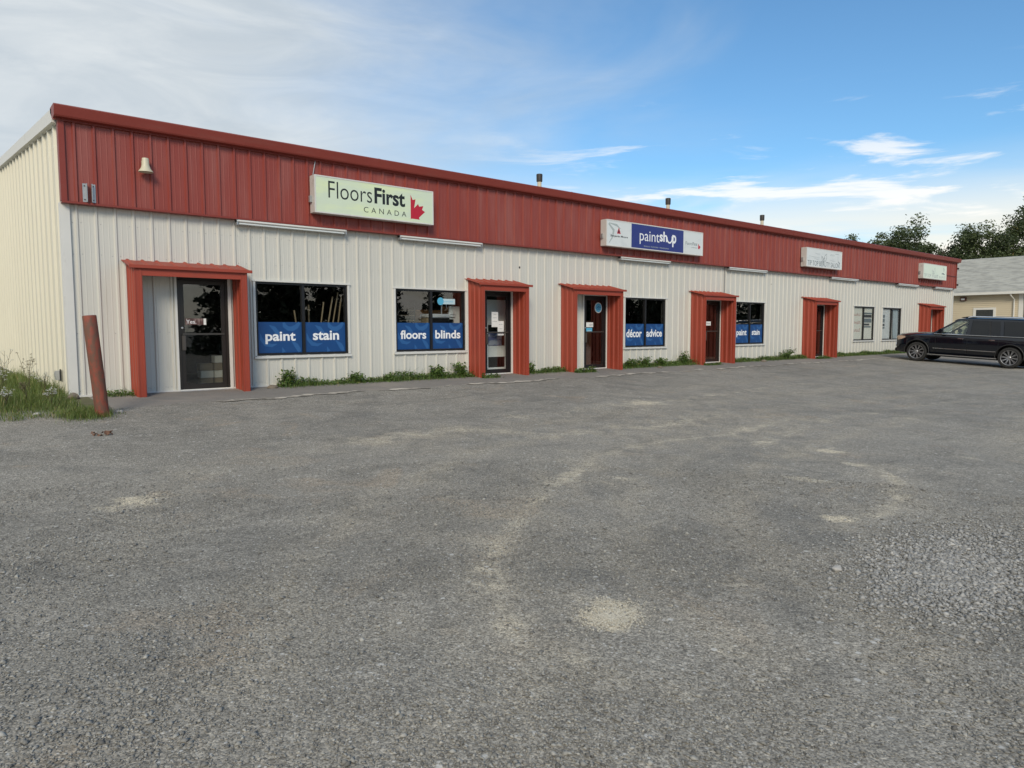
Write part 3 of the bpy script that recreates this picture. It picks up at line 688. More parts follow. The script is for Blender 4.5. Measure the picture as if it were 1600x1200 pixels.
# entrance portals: ribbed side panels, front trim frame, little ribbed canopy roof
DP = .57
for i, (a, b) in enumerate(PORT):
    ct = .085; zb = 2.46; zf = 2.33; zbot = -.06
    fr = MB(); ft = .125 if i == 0 else .11
    # front trim: posts wrap the panel edge, header with a lipped face
    for (p, q) in ((a-.006, a+ft), (b-ft, b+.006)):
        fr.box(p, q, -DP-.014, -DP+.04, zbot, zf-.002)
        fr.box(p+.012, p+.022, -DP-.022, -DP-.0145, zbot, zf-.006).box(q-.05, q-.012, -DP-.024, -DP-.0145, zbot, zf-.006)
    fr.box(a+ft, b-ft, -DP-.014, -DP+.03, zf-.15, zf-.002).box(a+ft, b-ft, -DP-.026, -DP-.0145, zf-.045, zf-.02)
    fr.box(a+ft, b-ft, -DP-.024, -DP-.0145, zf-.15, zf-.138)
    po = build(fr, 'entrance_portal', portal_red)
    for side, xo in ((-1, a), (1, b-ct)):
        pr = []   # closed plan outline (x, y) with ribs on both faces
        ys = np.linspace(-.005, -DP+.041, 60)
        def rib(y, ph):
            t = ((-y+ph) % .19)/.19
            return .020*min(1, max(0, (abs(t-.5)*-1+.30)/.12))
        for y in ys: pr.append((xo-rib(y, .02), y))
        for y in ys[::-1]: pr.append((xo+ct+rib(y, .02), y))
        # taller at the wall than at the front
        n = len(pr); vs = [(x, y, zbot) for x, y in pr]+[(x, y, zb-.01+(zf-zb)*(-y/DP)) for x, y in pr]; h = n//2
        fs = [(k, (k+1) % n, n+(k+1) % n, n+k) for k in range(n)]+[(n+k, n+k+1, n+n-2-k, n+n-1-k) for k in range(h-1)]
        build(MB().add(vs, fs), 'side_panel', portal_red, po)
    build(MB().box(a-.045, a-.024, -.06, .0, 0, zb), 'edge_trim', white_trim, po)
    # canopy sheet
    cv = MB(); oh = .06; u_ = a-.09; us = []
    while u_ < b+.09: us += [(u_, 0), (u_+.07, 0), (u_+.09, .022), (u_+.12, .022), (u_+.14, 0)]; u_ += .25
    us = [p for p in us if p[0] <= b+.09]+[(b+.09, 0)]
    n = len(us); vs = []
    for (yy, z) in ((.0, zb+.035), (-DP-oh, zf+.012)):
        vs += [(x, yy, z+h) for x, h in us]+[(x, yy, z+h-.012) for x, h in us]
    fs = []
    for k in range(n-1): fs += [(k, k+1, 2*n+k+1, 2*n+k), (n+k, 3*n+k, 3*n+k+1, n+k+1), (2*n+k, 2*n+k+1, 3*n+k+1, 3*n+k), (k, n+k, n+k+1, k+1)]
    fs += [(0, 2*n, 3*n, n), (n-1, 2*n-1, 4*n-1, 3*n-1)]
    build(cv.add(vs, fs), 'canopy', portal_red, po)
    build(MB().box(a-.092, b+.092, -DP-oh-.012, -DP-oh+.012, zf-.022, zf+.036, .003), 'canopy_lip', portal_red, po)
    build(MB().box(a+ct+.03, b-ct-.03, -DP+.05, -.05, zf-.11, zf-.09), 'portal_ceiling', white_trim, po)

# small things on the wall
def bore(x, z, label):
    tag(MB().lathe([(0, -.02), (.028, -.02), (.034, 0), (.034, .01)], lambda a, b, h: (x+a, -.004+h, z+b), 14).build('wall_vent', black_frame, smooth=40), label, 'vent')
bore(12.6, 2.87, 'small black round wall vent above the second portal'); bore(25.42, 2.92, 'small black round wall vent right of the rightmost blue window')
tag(MB().box(22.225, 22.245, -.05, -.002, 2.5, ZF-.02).build('conduit', galv), 'thin grey conduit running up the wall above the fourth portal', 'conduit')
mbx = MB().box(42.15, 42.6, -.20, -.032, 1.45, 2.1, .015).box(42.34, 42.40, -.09, -.032, .9, 1.45)
tag(mbx.build('meter_box', galv), 'grey electric meter box right of the last portal behind the vehicle', 'box')
e = empty('outlet_box', (X0, 1.0, .35), 'small grey outlet box low on the cream end wall above grass', 'box')
MB().box(-.115, -.035, -.06, .06, -.09, .09, .008).build('box', alu, e); MB().box(-.122, -.116, -.04, .04, -.03, .06).build('cover', galv, e); MB().box(-.05, -.03, -.085, -.062, -.1, .12).build('bracket', black_frame, e)
# horn-shaped lamp on fascia
h = empty('bell_lamp', (3.35, -.165, 4.21), 'small cream bell shaped lamp on the red fascia at left', 'lamp')
MB().lathe([(0, .125), (.055, .125), (.06, .10), (.065, .0), (.085, -.06), (.125, -.115), (.128, -.125), (.115, -.12), (.06, -.02), (0, .0)], lambda a, b, q: (a, -.10+b*.9, q), 24).build('shade', horn_m, h, 40)
MB().box(-.05, .05, -.075, -.0, -.02, .09, .006).build('mount', horn_m, h)
br = empty('sign_bracket', (2.45, -.165, 3.61), 'pair of bare steel angle brackets on the fascia near the left corner', 'bracket')
for dx in (-.075, .06):
    MB().box(dx-.035, dx+.03, -.012, 0, -.16, .16).box(dx+.018 if dx < 0 else dx-.035, dx+.03 if dx < 0 else dx-.023, -.07, -.012, -.16, .16).build('angle', galv, br)
    for zz in (-.12, .12): MB().lathe([(0, -.014), (.011, -.014), (.012, -.0)], lambda a, b, q: (dx-.006+a, -.012+q, zz+b), 6).build('bolt', rim_dark, br)

# strip lights under the fascia
LAB = ['above the leftmost paint stain window', 'above the floors blinds window', 'under the blue paintshop sign', 'right of the fourth portal above the small blue window', 'right of the fifth portal under the beauty salon sign', 'left of the last portal', 'at the far right end of the fascia']
LP = [(5.0, 7.40), (8.76, 11.2), (16.5, 18.95), (22.3, 24.85), (29.95, 32.5), (36.8, 39.3), (41.5, 44.0)]
for k, (a, b) in enumerate(LP):
    L = empty('strip_light', ((a+b)/2, -.10, ZF-.02), 'long white fluorescent strip light '+LAB[k], 'light', 'strip lights under the fascia'); w = (b-a)/2
    MB().prism([(-.05, .004), (.05, .004), (.065, -.03), (.04, -.045), (-.04, -.045), (-.065, -.03)], lambda p, q: (-w+2*w*q, p[0]-.02, p[1])).build('housing', white_trim, L)
    MB().tube([(-w+.05, -.045, -.072), (w-.05, -.045, -.072)], .019, 10).build('tube', sign_face_white, L, 40)
    for sx in (-w, w-.03): MB().box(sx, sx+.03, -.078, .04, -.10, .0035, .004).build('end_cap', galv, L)

# ------------------------------------------------------------------ illuminated box signs
YF = -.40
def sign_box(x0, x1, z0, z1, label, face_m, ym=YF):
    s = empty('sign', (0, 0, 0), label, 'sign', 'box signs on the fascia')
    MB().box(x0, x1, ym+.012, -.165, z0, z1, .008).build('cabinet', sign_frame, s)
    t = .028; f = MB()
    f.box(x0, x1, ym-.006, ym+.011, z0, z0+t).box(x0, x1, ym-.006, ym+.011, z1-t, z1).box(x0, x0+t, ym-.006, ym+.011, z0+t, z1-t).box(x1-t, x1, ym-.006, ym+.011, z0+t, z1-t)
    f.build('frame', white_trim, s)
    MB().box(x0+t, x1-t, ym+.002, ym+.011, z0+t, z1-t).build('face', face_m, s)
    MB().box(x0-.05, x0-.001, -.28, -.20, z0+.22, z0+.36, .006).build('switch_box', galv, s)
    return s
def leaf_half(mb, x, z, h, y):
    """right half of a maple leaf, spine at x, base z, height h"""
    q = [(0, 0), (.0, 1.0), (.10, .80), (.24, .84), (.17, .47), (.36, .66), (.42, .56), (.62, .60), (.56, .44), (.70, .36), (.40, .10), (.44, .02), (.04, .03)]
    return poly_xz(mb, [(x+a*h, z+b*h) for a, b in q], y)
yt = YF+.002
s1 = sign_box(6.56, 9.55, 3.68, 4.465, 'lit box sign reading FloorsFirst CANADA with red half leaf', sign_face)
def R1(x0, y0, x1, y1):   # rectangle as fractions of the face, from the top left
    return lambda s: (s[0]+(s[1]-s[0])*x0, s[3]-(s[3]-s[2])*y1, s[0]+(s[1]-s[0])*x1, s[3]-(s[3]-s[2])*y0)
S1 = (6.56, 9.55, 3.68, 4.465)
text_obj('lettering', 'Floors', R1(.105, .12, .455, .575)(S1), yt, ink, s1, -.006)
text_obj('lettering', 'First', R1(.475, .12, .74, .575)(S1), yt, ink, s1, .028)
text_obj('lettering', 'CANADA', R1(.385, .70, .75, .85)(S1), yt, ink, s1, -.004, 1.7)
leaf_half(MB(), 9.55-.21*2.99, 3.68+.10*.785, .56, yt).build('maple_leaf', leaf_red, s1)
S2 = (15.6, 20.36, 3.645, 4.415)
s2 = sign_box(*S2, 'long box sign with white ends and blue middle reading paintshop', sign_face_white)
rb = R1(.235, .035, .775, .965)(S2); MB().box(rb[0], rb[2], YF-.001, YF+.0015, rb[1], rb[3]).build('blue_panel', sign_blue, s2)
yb = YF-.001
text_obj('lettering', 'paint', R1(.315, .255, .515, .79)(S2), yb, decal_white, s2, -.002)
text_obj('lettering', 'sh', R1(.517, .185, .598, .60)(S2), yb, decal_white, s2, .026)
text_obj('lettering', 'p', R1(.652, .27, .695, .77)(S2), yb, decal_white, s2, .026)
ox, oz = S2[0]+4.76*.623, S2[3]-.77*.41
ribbon(MB(), [(ox+.13*math.cos(q), oz+.155*math.sin(q)) for q in np.linspace(math.pi*.98, math.pi*2.12, 14)], [.05]*14, yb).build('smile_letter', decal_white, s2)
text_obj('lettering', 'WALLS • FLOORS • WINDOWS', R1(.355, .835, .615, .885)(S2), yb, ink_pale, s2, .0)
text_obj('lettering', 'Benjamin Moore', R1(.04, .56, .20, .66)(S2), yt, ink, s2, .012)
tx, tz = S2[0]+4.76*.115, S2[3]-.77*.50
poly_xz(MB(), [(tx-.085, tz), (tx+.085, tz), (tx, tz+.19)], yt).build('triangle_logo', leaf_red, s2)
poly_xz(MB(), [(tx-.045, tz+.03), (tx+.03, tz+.03), (tx, tz+.13)], yt-.002).build('triangle_inset', ink, s2)
mb = MB(); ribbon(mb, [(S2[0]+.10, S2[3]-.12), (S2[0]+.32, S2[3]-.30), (S2[0]+.27, S2[3]-.5), (S2[0]+.12, S2[3]-.68)], [.05, .09, .06, .02], yt)
ribbon(mb, [(S2[0]+.12, S2[3]-.1), (S2[0]+.45, S2[3]-.14), (S2[0]+.62, S2[3]-.24)], [.02, .07, .02], yt); mb.build('brush_mark', ink_pale, s2)
text_obj('lettering', 'Floors', R1(.80, .46, .875, .60)(S2), yt, ink_grey, s2, -.004)
text_obj('lettering', 'First', R1(.88, .46, .935, .60)(S2), yt, ink_grey, s2, .01)
text_obj('lettering', 'CANADA', R1(.865, .66, .935, .71)(S2), yt, ink_grey, s2, 0, 1.5)
leaf_half(MB(), S2[0]+4.76*.945, S2[3]-.77*.73, .19, yt).build('maple_leaf', leaf_red, s2)
S3 = (27.32, 30.34, 3.69, 4.45)
s3 = sign_box(*S3, 'white box sign reading TIP TOP BEAUTY SALON with leaf drawing', sign_face_white)
text_obj('lettering', 'TIP TOP BEAUTY SALON', R1(.035, .66, .93, .92)(S3), yt, ink_grey, s3, -.002)
def leaf_logo(s, S, cx, m_):
    mb = MB(); lx = S[0]+(S[1]-S[0])*cx; lz = S[3]-.42; k = .9
    for pts in ([(0, -.10), (-.10, -.06), (-.20, .10), (-.19, .17), (-.10, .10), (-.01, .0)], [(0, -.10), (.02, .06), (.12, .19), (.28, .28), (.29, .10), (.20, -.05), (.06, -.06)], [(.0, -.13), (.05, .04), (.14, .10)], [(-.02, -.15), (-.12, -.16), (-.18, -.06)]):
        ribbon(mb, [(lx+a*k, lz+b*k) for a, b in pts], [.022]*len(pts), yt)
    mb.build('leaf_drawing', m_, s)
leaf_logo(s3, S3, .47, ink_grey)
mb = MB()
for z_, x_a, x_b in ((.25, .22, .38), (.43, .06, .38), (.53, .2, .36), (.53, .65, .83)): ribbon(mb, [(S3[0]+3*x_a, S3[3]-.76*z_), (S3[0]+3*(x_a+x_b)/2, S3[3]-.76*z_-.03), (S3[0]+3*x_b, S3[3]-.76*z_-.02)], [.006, .02, .004], yt)
mb.build('fine_lines', ink_pale, s3)
marks(R1(.66, .20, .78, .30)(S3), yt, ink_pale, s3, 4)
mb = MB(); ribbon(mb, [(S3[0]+3.02*.80, S3[3]-.13), (S3[0]+3.02*.90, S3[3]-.12), (S3[0]+3.02*.88, S3[3]-.25), (S3[0]+3.02*.89, S3[3]-.46)], [.012]*4, yt)
ribbon(mb, [(S3[0]+3.02*.89, S3[3]-.42), (S3[0]+3.02*.935, S3[3]-.5), (S3[0]+3.02*.92, S3[3]-.57)], [.015, .07, .02], yt); mb.build('dryer_drawing', ink_grey, s3)
S4 = (39.15, 42.28, 3.75, 4.51)
s4 = sign_box(*S4, 'pale green box sign with faded lettering at the far right end', sign_face_green)
text_obj('lettering', 'TIP TOP', R1(.04, .68, .33, .90)(S4), yt, ink_pale, s4, 0); marks(R1(.38, .68, .64, .90)(S4), yt, ink_pale, s4, 5); marks(R1(.68, .68, .94, .90)(S4), yt, ink_pale, s4, 6)
leaf_logo(s4, S4, .42, ink_pale)
mb = MB(); ribbon(mb, [(S4[0]+3.13*.86, S4[3]-.10), (S4[0]+3.13*.885, S4[3]-.2), (S4[0]+3.13*.88, S4[3]-.33)], [.02, .06, .03], yt)
ribbon(mb, [(S4[0]+3.13*.78, S4[3]-.44), (S4[0]+3.13*.85, S4[3]-.42), (S4[0]+3.13*.93, S4[3]-.47)], [.02, .08, .02], yt); mb.build('scissor_drawing', ink_grey, s4)
tag(MB().tube([(42.4, -.17, 4.1), (43.2, -.175, 4.07), (44.4, -.18, 4.06)], .012, 6).build('cable', black_frame), 'dark cable running from the last sign to the fascia end', 'cable')
tag(MB().tube([(6.62, -.2, 4.47), (6.66, -.17, 4.62), (6.70, -.165, 4.80)], .010, 6).build('cable', galv), 'short thin cable rising from the FloorsFirst sign to the cap', 'cable')
for k, (z_, lb) in enumerate(((4.52, 'small black floodlight at upper right end of the fascia'), (3.62, 'small black floodlight at lower right end of the fascia'))):
    e = empty('floodlight', (X1+.04, -.12, z_), lb, 'light')
    MB().box(.0, .05, -.03, .03, -.03, .03, .004).build('mount', black_frame, e); MB().box(.05, .18, -.09, .05, -.05, .05, .012).build('head', black_frame, e)

# ------------------------------------------------------------------ blue vinyl window signs
def vinyl(i, half, word, tx0, tx1, ty0, ty1, label):
    a, b, z0, z1 = WIN[i]; mid = (a+b)/2; t = .045
    p0, p1 = (a+t+.005, mid-.035) if half == 0 else (mid+.035, b-t-.005)
    q0, q1 = z0+t+.005, 1.362
    s = empty('window_sign', (0, 0, 0), label, 'window sign', 'blue vinyl signs in the shop windows'); y = .024
    MB().box(p0, p1, y, .0285, q0, q1).build('vinyl', decal_blue, s)
    W, H = p1-p0, q1-q0; fx = lambda u_: p0+W*u_; fz = lambda v_: q1-H*v_
    mb = MB()
    arc = [(.56+.02, .0), (.60, .12), (.68, .21), (.78, .22), (.88, .14), (.95, .0)]
    ribbon(mb, [(fx(u_), fz(max(v_, .012))) for u_, v_ in arc], [.05*W, .09*W, .10*W, .11*W, .10*W, .06*W], y)
    ribbon(mb, [(fx(.25), fz(.10)), (fx(.36), fz(.2)), (fx(.44), fz(.36)), (fx(.47), fz(.5))], [.01*W, .09*W, .09*W, .01*W], y)
    ribbon(mb, [(fx(.04), fz(.36)), (fx(.07), fz(.55)), (fx(.17), fz(.72)), (fx(.30), fz(.76)), (fx(.42), fz(.71))], [.01*W, .07*W, .09*W, .07*W, .01*W], y)
    ribbon(mb, [(fx(.76), fz(.62)), (fx(.86), fz(.76)), (fx(.92), fz(.90)), (fx(.94), fz(.985))], [.02*W, .10*W, .10*W, .06*W], y)
    ribbon(mb, [(fx(.535), fz(.82)), (fx(.555), fz(.91)), (fx(.575), fz(.985))], [.005*W, .05*W, .085*W], y)
    mb.build('brush_pattern', decal_light, s)
    text_obj('lettering', word, (fx(tx0), fz(ty1), fx(tx1), fz(ty0)), y-.0025, decal_white, s, .026)
    return s
vinyl(0, 0, 'paint', .16, .85, .31, .71, 'blue window sign reading paint in the leftmost window')
vinyl(0, 1, 'stain', .19, .84, .28, .60, 'blue window sign reading stain in the leftmost window')
vinyl(1, 0, 'floors', .11, .89, .28, .61, 'blue window sign reading floors')
vinyl(1, 1, 'blinds', .10, .92, .28, .61, 'blue window sign reading blinds')
vinyl(2, 0, 'décor', .08, .89, .25, .62, 'blue window sign reading décor')
vinyl(2, 1, 'advice', .06, .92, .25, .61, 'blue window sign reading advice')
vinyl(3, 0, 'paint', .10, .86, .28, .69, 'blue window sign reading paint beside the fourth portal')
vinyl(3, 1, 'stain', .18, .80, .28, .58, 'blue window sign reading stain in the small window right of the fourth portal')
# other stickers and notices
def plate(name, x0, x1, z0, z1, y, material, label, cat, words=(), ink_=None):
    o = empty(name, (0, 0, 0), label, cat); MB().box(x0, x1, y, y+.0025, z0, z1).build('sheet', material, o)
    for (w, a, b, c, d) in words:
        if not w: marks((x0+(x1-x0)*a, z1-(z1-z0)*d, x0+(x1-x0)*b, z1-(z1-z0)*c), y, ink_ or ink_grey, o, int(c*1000)); continue
        text_obj('lettering', w, (x0+(x1-x0)*a, z1-(z1-z0)*d, x0+(x1-x0)*b, z1-(z1-z0)*c), y, ink_ or ink_grey, o, .005, 1, .0012)
    return o
yes_m = mat('yes_sticker', (.09, .045, .04), .45, 0, .3, 12, ((.30, .22, .2), .7, .5, .6), (20, 20, 6))
o = plate('door_sticker', 4.005, 4.40, 1.30, 1.425, .014, yes_m, 'dark door sticker reading Yes on the leftmost door', 'sticker', [('Yes.', .05, .52, .2, .82)], decal_white)
MB().box(4.35, 4.40, .0115, .0135, 1.30, 1.425).build('white_strip', paper, o)
plate('notice', 11.63, 11.85, 1.26, 1.66, .013, paper, 'upper white paper notice taped to the second door', 'notice', [('', .25, .75, .12, .18), ('', .2, .8, .35, .42), ('', .15, .85, .6, .66)])
plate('notice', 11.83, 12.04, 1.04, 1.42, .009, paper, 'lower white paper notice taped to the second door', 'notice', [('', .2, .8, .2, .27), ('', .2, .8, .5, .57)])
e = empty('round_sticker', (15.72, .012, 1.84), 'round light blue sticker on the third door', 'sticker')
MB().lathe([(0, -.001), (.155, -.001), (.155, .003), (0, .003)], lambda a, b, h: (a, h, b*1.0), 32).build('disc', paper, e)
MB().lathe([(0, -.003), (.135, -.003), (.135, -.0012), (0, -.0012)], lambda a, b, h: (a, h, b), 32).build('inner_disc', sky_sticker, e)
mb = MB(); ribbon(mb, [(-.09, -.03), (0, .03), (.09, .01)], [.01, .03, .01], -.004); ribbon(mb, [(-.06, -.07), (.02, -.03), (.08, -.05)], [.01, .025, .01], -.004); mb.build('marks', decal_blue, e)
plate('door_sticker', 15.17, 15.50, 1.26, 1.40, .012, paper, 'white and brown sticker on the third door', 'sticker', [('', .45, .95, .25, .5), ('', .45, .95, .6, .8)], yes_m)
plate('door_sticker', 15.17, 15.46, 1.10, 1.24, .012, sky_sticker, 'blue and white rectangular sticker on the third door', 'sticker', [('', .3, .9, .55, .8)], decal_white)
plate('door_sticker', 21.20, 21.50, 1.32, 1.46, .012, paper, 'small white sticker on the fourth door', 'sticker', [('', .15, .85, .3, .65)], ink)
e = plate('window_sticker', 10.02, 10.46, 1.83, 1.965, .026, mat('sticker_pale', (.50, .66, .72), .4), 'pale blue sticker in the upper part of the floors blinds window', 'sticker', [('', .25, .9, .35, .65)], sky_sticker)
MB().lathe([(0, -.001), (.095, -.001), (.095, .001), (0, .001)], lambda a, b, h: (10.02+a, .0245+h, 1.90+b), 24).build('disc', sky_sticker, e)

# ------------------------------------------------------------------ things inside the shops
GRP = 'wooden sticks leaning inside the leftmost window'
ORD = ['leftmost', 'second from left', 'third from left', 'fourth from left', 'fifth from left', 'sixth from left', 'seventh from left', 'rightmost']
for k, (xb, xt, zt_) in enumerate([(6.75, 6.34, 1.62), (6.76, 6.54, 1.85), (6.80, 6.60, 1.92), (6.88, 6.68, 1.75), (6.98, 7.06, 1.82), (7.10, 7.28, 1.95), (7.22, 7.42, 2.05), (7.42, 7.50, 2.0)]):
    z_ = random.uniform(-.05, .05)
    tag(MB().tube([(xb, .75+z_, .0), (xt, .32+z_, zt_)], .017, 6).build('wooden_stick', wood_m), ORD[k]+' of the pale wooden sticks leaning behind the leftmost window', 'stick', GRP)
sk = empty('sink_display', (10.42, .75, 0), 'white sink with arched tap on a stand behind the floors blinds window', 'sink')
MB().box(-.42, .42, -.22, .22, 1.50, 1.60, .02).build('basin_rim', decal_white, sk); MB().box(-.38, .38, -.215, .215, 1.15, 1.495, .03).build('basin', rim_dark, sk)
MB().box(-.44, -.385, -.15, .15, 0, 1.495).box(.385, .44, -.15, .15, 0, 1.495).build('stand', wood_m, sk)
MB().tube([(.12+.0, 0, 1.6), (.12, 0, 1.80), (.15, 0, 1.87), (.21, 0, 1.89), (.27, 0, 1.86), (.29, 0, 1.76)], .016, 10).build('tap', decal_white, sk, 50)
e = empty('wood_display', (10.85, 1.3, 0), 'wooden flooring display with warm indoor light in its orange colour behind the sink', 'display')
for k in range(5): MB().box(-.75+k*.28, -.48+k*.28, 0, .04, 0, 1.72+(.10 if k == 3 else 0), .004).build('board', warm_lit_wood, e)
tag(MB().box(10.66, 10.98, .55, .60, .72, 1.80, .004).build('sample_board', ply), 'white panel standing behind the right side of the floors blinds window', 'panel')
sh = empty('shelf_rack', (9.55, .9, 0), 'dark shelf rack behind the left side of the floors blinds window', 'shelf')
for z_ in (1.42, 1.55, 1.68): MB().box(-.2, .25, 0, .3, z_, z_+.02).build('shelf', wood_m, sh)
MB().box(-.22, -.2, 0, .3, 0, 1.9).box(.25, .27, 0, .3, 0, 1.9).build('upright', black_frame, sh)
for k, (x, z_) in enumerate([(5.06, 0), (5.06, .16), (5.05, .32), (5.07, .48), (4.76, 0), (4.77, .16), (4.76, .32)]):
    st = ['bottom', 'second', 'third', 'topmost', 'bottom', 'middle', 'topmost'][k]+' carton of the '+('right' if k < 4 else 'left')+' stack inside the leftmost door'
    tag(MB().box(x-.13, x+.13, 1.3, 1.55, z_+.001, z_+.155, .006).build('carton', blind_m if k % 2 else wood_m), st, 'carton', 'cartons inside the leftmost door')
b2 = empty('display_stand', (12.12, .45, 0), 'white display stand with poster behind the second door', 'display')
MB().box(-.33, -.27, 0, .03, .05, 2.0).box(.33, .39, 0, .03, .05, 2.0).build('upright', decal_white, b2); MB().box(-.27, .33, .005, .03, 1.32, 2.0).build('upper_board', ply, b2)
MB().box(-.25, .20, .0, .03, .76, 1.14).build('poster', poster_m, b2); MB().box(-.25, .20, .0, .03, 1.16, 1.30).build('black_strip', ink, b2)
MB().box(-.27, .33, -.03, .03, .45, .75).build('lower_board', ply, b2); MB().box(-.33, .39, -.05, .05, .04, .16).build('foot', decal_white, b2)
tag(MB().box(15.62, 15.92, .5, .55, .05, 1.45).build('brown_panel', brown_board), 'dark reddish board standing behind the third door', 'panel')
tag(MB().box(28.85, 29.45, .6, .64, 0, 2.0).build('beige_panel', beige_wall), 'beige partition panel behind the fifth door', 'panel')
# salon windows: blinds, prints, curtain right behind the glass
a, b, z0, z1 = WIN[4]; mid = (a+b)/2
e = plate('window_blind', a+.05, mid-.035, z0+.05, z1-.05, .052, blind_m, 'cream blind with three lines of red lettering in the left salon window', 'blind', [('', .1, .9, .17, .27), ('', .1, .9, .42, .52), ('', .1, .9, .66, .76)], text_red)
e = empty('window_prints', (0, 0, 0), 'stack of dark photo prints above a cream panel in the left salon window', 'prints')
MB().box(mid+.035, b-.05, .056, .060, z0+.05, z1-.05).build('panel', blind_m, e)
for k, (v0, v1) in enumerate([(.15, .20), (.22, .31), (.34, .47), (.50, .56), (.58, .63)]):
    MB().box(mid+.04, b-.07-(.25 if k == 3 else .02*k), .052, .055, z1-.05-v1*1.45, z1-.05-v0*1.45).build('print', [ink_grey, ink, ink_grey, ink, ink_grey][k], e)
a, b, z0, z1 = WIN[5]; mid = (a+b)/2
e = empty('window_poster', (0, 0, 0), 'white poster with dark pictures in the right salon window', 'poster')
MB().box(a+.05, mid-.035, .056, .060, z0+.05, z1-.05).build('sheet', ply, e)
for v0, v1 in ((.2, .3), (.33, .45), (.5, .57), (.6, .66)): MB().box(a+.06, a+.45, .052, .055, z1-.05-v1*1.45, z1-.05-v0*1.45).build('picture', ink_grey if v0 != .5 else ink, e)
mb = MB(); pts = [(mid+.5+.5*k/40, .10+.025*math.sin(k*1.3)) for k in range(41)]
mb.add([(x, y, z0+.0) for x, y in pts]+[(x-.10*(1-(x-mid-.5)*2), y, z1+.1) for x, y in pts], [(k, k+1, 42+k, 41+k) for k in range(40)])
tag(mb.build('curtain', curtain_m, smooth=60), 'pale blue curtain at the right side of the right salon window', 'curtain')
tag(MB().box(mid+.03, mid+.62, .16, .18, z0-.1, z1).build('white_cabinet', ply), 'white cabinet door behind the right salon window', 'cabinet')

# ------------------------------------------------------------------ leaning steel bollard
bo = empty('bollard', (2.14, -2.21, gzf(2.14, -2.21)), 'leaning rusty red steel pipe bollard at the left corner', 'bollard')
ax = Vector((-.115, .03, 1.56)); q = ax.to_track_quat('Z', 'Y'); M = q.to_matrix()
Lz = ax.length; f3 = lambda a, b, h: tuple(M @ Vector((a, b, h)))
MB().lathe([(.098, -.3), (.098, .4), (.0985, .9), (.098, Lz-.012), (.092, Lz)], f3, 28).build('pipe', rust_red, bo, 40)
MB().lathe([(.0915, Lz), (.07, Lz+.004), (0, Lz+.010)], f3, 28).build('cap_fill', conc, bo, 40)

# ------------------------------------------------------------------ vegetation
def blades(n, xy, hgt, wid, lean, zfun):
    a = rng.uniform(0, 6.283, n); l = lean(n); w = wid(n); h = hgt(n)
    dx, dy = np.cos(a), np.sin(a); px, py = -dy, dx
    z = zfun(xy[:, 0], xy[:, 1])
    P = np.zeros((n, 5, 3))
    for k, (t, ww) in enumerate([(0, 1), (0, -1), (.55, .75), (.55, -.75), (1, 0)]):
        P[:, k, 0] = xy[:, 0]+dx*l*h*t*t+px*w*ww/2; P[:, k, 1] = xy[:, 1]+dy*l*h*t*t+py*w*ww/2; P[:, k, 2] = z+h*t*(1-.25*l*t)
    b = np.arange(n)[:, None]*5
    F = np.concatenate([b+np.array([[0, 1, 3]]), b+np.array([[0, 3, 2]]), b+np.array([[2, 3, 4]])], 0)
    tone = np.tile(rng.uniform(0, 1, n), 3)
    return P.reshape(-1, 3), F, tone
def leaves(centers, normals_up, size, n):
    """little pointed leaf quads"""
    a = rng.uniform(0, 6.283, n); tl = rng.uniform(-.9, .9, n); s = size(n)
    d = np.stack([np.cos(a)*np.cos(tl), np.sin(a)*np.cos(tl), np.sin(tl)], 1); r = rng.normal(0, 1, (n, 3)); r[:, 2] *= normals_up
    p = np.cross(d, r); p /= np.linalg.norm(p, axis=1)[:, None]+1e-9
    P = np.stack([centers-d*s[:, None]*.5, centers+p*s[:, None]*.28, centers+d*s[:, None]*.5, centers-p*s[:, None]*.28], 1)
    F = np.arange(n*4).reshape(n, 4)
    return P.reshape(-1, 3), F
# grass along the end wall and verge
n = 26000
xs = rng.uniform(-.6, 2.0, n); ys = -2.15+rng.beta(1, 1.9, n)*11
keep = ys > np.array([vf(x)+.02 for x in xs])-rng.exponential(.05, n); xs, ys = xs[keep], ys[keep]; n = len(xs)
hm = .05+.16*np.clip((ys+1.6)/1.2, 0, 1)*(.6+.4*np.sin(xs*3+ys*2))
Vb, Fb, tb = blades(n, np.stack([xs, ys], 1), lambda k: np.clip(hm*rng.lognormal(.05, .4, k), .02, .5), lambda k: rng.uniform(.004, .009, k), lambda k: rng.uniform(.1, .9, k), lambda x, y: gz(x, y)+.01)
g = numpy_mesh('verge_grass', Vb, Fb, grass_green, tb); tag(g, 'rough green grass on the verge beside the cream end wall', kind='stuff')
n = 2600; xs = rng.normal(1.95, .16, n); ys = rng.normal(-2.05, .20, n)
Vb, Fb, tb = blades(n, np.stack([xs, ys], 1), lambda k: rng.uniform(.04, .15, k), lambda k: rng.uniform(.004, .009, k), lambda k: rng.uniform(.2, .9, k), lambda x, y: gz(x, y)+.006)
tag(numpy_mesh('bollard_grass', Vb, Fb, grass_green, tb), 'short green grass around the foot of the bollard', kind='stuff')
